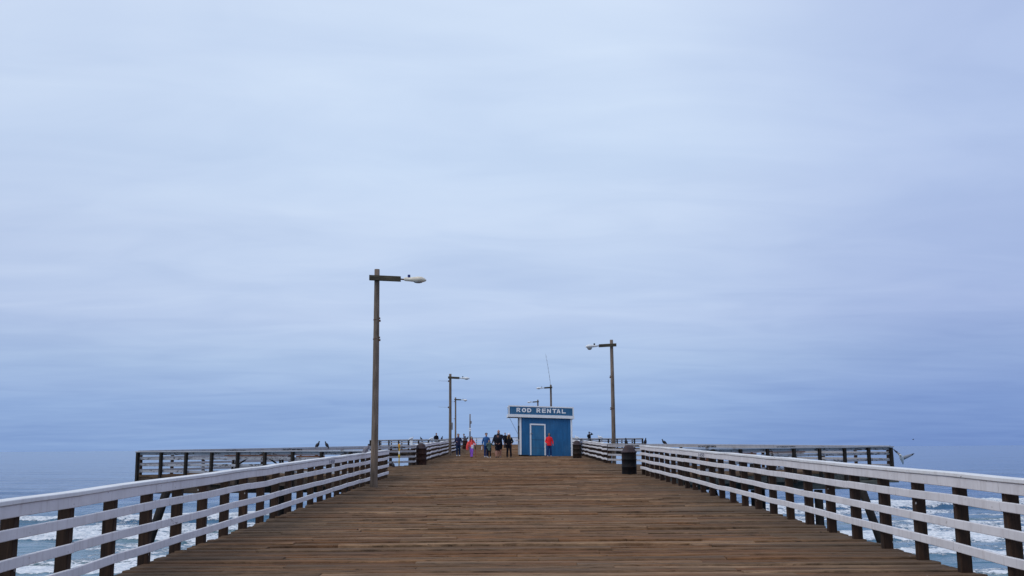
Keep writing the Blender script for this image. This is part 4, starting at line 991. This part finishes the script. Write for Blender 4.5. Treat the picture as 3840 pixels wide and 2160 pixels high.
# ------------------------------------------------------------------ birds on rails and in the air
FEA = {'black': flat_mat('black plumage', (0.018, 0.018, 0.026), 0.6, 0.4, 30), 'grey': flat_mat('grey plumage', (0.20, 0.185, 0.21), 0.7, 0.3, 30), 'white': flat_mat('white plumage', (0.72, 0.73, 0.75), 0.7, 0.06, 30),
       'gw': flat_mat('pale grey wing', (0.26, 0.27, 0.30), 0.7, 0.12, 30), 'leg': flat_mat('pink legs', (0.35, 0.16, 0.13), 0.6, 0.1, 30), 'beak': flat_mat('yellow beak', (0.55, 0.36, 0.05), 0.5, 0.1, 30)}
def bird(label, p, rz, body='black', head=None, size=1.0, upright=0.75, group='birds perched on the railings', name='pigeon', cat='pigeon', wing=None, crouch=False):
    """faces local +x; upright is the pitch of the trunk"""
    root = thing(name, label, cat, p, rz, group)
    s = size * 0.33
    cu, su = math.cos(upright), math.sin(upright)
    zb = 0.26 if not crouch else 0.17
    def B(t, h=0.0): return (s * (t * cu - h * su), 0.0, s * (zb + t * su + h * cu))
    q = MB()
    q.loft([B(-0.62, -0.02), B(-0.5, -0.01), B(-0.3, 0), B(-0.1, 0), B(0.1, 0), B(0.25, 0.0), (s * (0.25 * cu + 0.05), 0, s * (zb + 0.25 * su + 0.10)), (s * (0.25 * cu + 0.08), 0, s * (zb + 0.25 * su + 0.22))],
           [(0.05 * s, 0.03 * s), (0.07 * s, 0.05 * s), (0.16 * s, 0.13 * s), (0.235 * s, 0.20 * s), (0.225 * s, 0.20 * s), (0.165 * s, 0.155 * s), (0.105 * s, 0.10 * s), (0.08 * s, 0.08 * s)], 12, ref=(0, 1, 0))
    q.build('body', FEA[body], root, True)
    hx, hz = s * (0.25 * cu + 0.10), s * (zb + 0.25 * su + 0.27)
    q = MB(); q.ell((hx, 0, hz), (0.10 * s, 0.085 * s, 0.09 * s), 12, 8); h = q.build('head', FEA[head or body], root, True)
    q = MB(); q.loft([(hx + 0.07 * s, 0, hz), (hx + 0.17 * s, 0, hz - 0.02 * s)], [0.022 * s, 0.004 * s], 6, ref=(0, 0, 1)); q.build('beak', FEA['beak'] if name == 'gull' else M_BLACK, h)
    for sy in (-1, 1):
        q = MB(); q.loft([B(0.16, 0.02), B(0.0, 0.03), B(-0.25, 0.0), B(-0.52, -0.01)], [(0.04 * s, 0.05 * s), (0.05 * s, 0.12 * s), (0.04 * s, 0.09 * s), (0.012 * s, 0.02 * s)], 8, ref=(0, 1, 0))
        q.v = [(a, b * 0.7 + sy * 0.16 * s, c) for a, b, c in q.v]
        q.build('wing', FEA[wing or body], root, True)
        q = MB(); q.loft([(0.0, sy * 0.06 * s, 0.0), (0.0, sy * 0.06 * s, s * zb * 0.75)], [0.012 * s, 0.018 * s], 6)
        for a in (-0.5, 0, 0.5): q.loft([(0, sy * 0.06 * s, 0.008 * s), (0.09 * s * math.cos(a), sy * 0.06 * s + 0.09 * s * math.sin(a), 0.006 * s)], [0.01 * s, 0.006 * s], 5, ref=(0, 0, 1))
        q.build('leg', FEA['leg'], root)
    return root
def on_rail(a, b, x, h):
    t = (x - a[0]) / (b[0] - a[0]); y = a[1] + (b[1] - a[1]) * t
    return P(x, y, h)
BL = ((-15.80, 43.12), (-5.0, 52.45)); BR = ((5.15, 53.4), (16.15, 43.12))
bird('left one of two black pigeons facing each other on the left platform railing', on_rail(*BL, -9.35, HP) + Vector((0, 0.05, 0)), 0.2, upright=0.95, size=1.05)
bird('right one of two black pigeons facing each other on the left platform railing', on_rail(*BL, -8.95, HP) + Vector((0, 0.05, 0)), math.pi - 0.2, upright=0.95, size=0.98)
bird('pale grey pigeon with a dark head perched next to the tall lamp post', P(LW - 0.05, 32.3, HL), 0.35, body='grey', head='black', size=1.05, upright=0.8)
bird('dark upright pigeon on the right platform rail, nearest the lamp post', on_rail(*BR, 6.92, HP) + Vector((0, 0.05, 0)), -1.3, upright=1.15, size=1.1)
bird('dark pigeon in side view on the right platform rail, farther from the lamp post', on_rail(*BR, 7.78, HP) + Vector((0, 0.05, 0)), math.pi + 0.1, upright=0.6, size=1.0)
bird('brownish pigeon on the stencilled rail between lamp post and blue black drum', on_rail(*BR, 6.03, HP) + Vector((0, 0.05, 0)), -1.9, upright=1.2, size=1.1, body='black')
bird('black bird sitting low on the deck edge by the end of the left railing', P(-5.85, 50.3, 0.0), 2.6, upright=1.1, size=1.0)
bird('small black bird on the far left railing over the red brown drum', P(-9.2, 103.6, HP), 2.4, size=1.2, upright=0.6)
bird('tiny black bird on the far left railing just left of the second lamp post', P(-7.0, 102.25, HP), 0.5, size=1.3, upright=1.2)
bird('tiny dark bird on the rail above the head of the girl in coral', P(-5.0, 116.0, HP - 0.05), 0.5, size=1.3, upright=0.9)
G = 'gulls perched on the railings'
def gull(label, p, rz, size=1.6): bird(label, p, rz, 'white', 'white', size, 0.25, G, 'gull', 'gull', 'gw', crouch=True)
gull('white gull on the far left railing above the yellow post', P(-10.3, 104.25, HP), 0.5, 1.7)
gull('white gull beside the dark angler on the far left railing', P(-8.1, 102.9, HP), 0.4, 1.6)
gull('white gull on the far railing next to the right edge of the hut', P(6.75, 102.1, HP), 2.8, 1.7)
gull('white gull right of the figure with a raised arm', P(9.25, 103.85, HP), 2.9, 1.8)

def flying_gull(label, p, sc, group=None):
    root = thing('gull', label, 'gull', p, 0.0, group)
    q = MB(); q.loft([(0.10, 0.12, -0.20), (0.075, 0.06, -0.12), (0.03, 0.0, 0.0), (-0.02, -0.05, 0.10), (-0.06, -0.09, 0.155), (-0.085, -0.13, 0.165)],
                     [(0.02, 0.008), (0.042, 0.025), (0.078, 0.07), (0.075, 0.07), (0.045, 0.045), (0.035, 0.036)], 14); q.v = [tuple(c * sc for c in v) for v in q.v]; q.build('body', FEA['white'], root, True)
    q = MB(); q.ell((-0.09, -0.16, 0.165), (0.036, 0.045, 0.034)); q.v = [tuple(c * sc for c in v) for v in q.v]; h = q.build('head', FEA['white'], root, True)
    q = MB(); q.loft([(-0.095, -0.20, 0.16), (-0.10, -0.25, 0.15)], [0.012, 0.004], 6); q.v = [tuple(c * sc for c in v) for v in q.v]; q.build('beak', FEA['beak'], h)
    def wing(spine, ws):
        q = MB(); q.loft(spine, [(w, 0.012) for w in ws], 12, ref=(0, 1, 0.0))
        return q
    for spine, ws, dark in ((([(0.06, 0.0, 0.03), (0.16, -0.02, 0.075), (0.30, 0.0, 0.125), (0.44, 0.05, 0.165), (0.57, 0.10, 0.22)]), [0.072, 0.072, 0.058, 0.042, 0.008], 2),
                            (([(-0.02, 0.0, 0.13), (-0.07, -0.02, 0.19), (-0.14, 0.0, 0.26), (-0.20, 0.05, 0.32), (-0.26, 0.10, 0.41)]), [0.05, 0.048, 0.04, 0.03, 0.008], 1)):
        q = MB(); q.loft(spine[:dark + 2], [(w * 0.95, w * 0.75) for w in ws[:dark + 2]], 10, ref=(0, 1, 0)); q.v = [tuple(c * sc for c in v) for v in q.v]; wo = q.build('wing', FEA['gw'], root, True)
        q = MB(); q.loft(spine[dark + 1:], [(w * 1.0, w * 0.8) for w in ws[dark + 1:]], 10, ref=(0, 1, 0)); q.v = [tuple(c * sc for c in v) for v in q.v]; q.build('wing_tip', FEA['black'], wo, True)
flying_gull('gull flying low with raised dark tipped wings beyond the right railing', Vector((17.02, 44.0, 1.03)), 1.1)
t = bird('tiny black bird far out over the sea horizon at the right', Vector((110, 275, 3.2)), 0.3, size=1.6, upright=0.1, group='birds in flight over the sea', name='seabird', cat='bird')
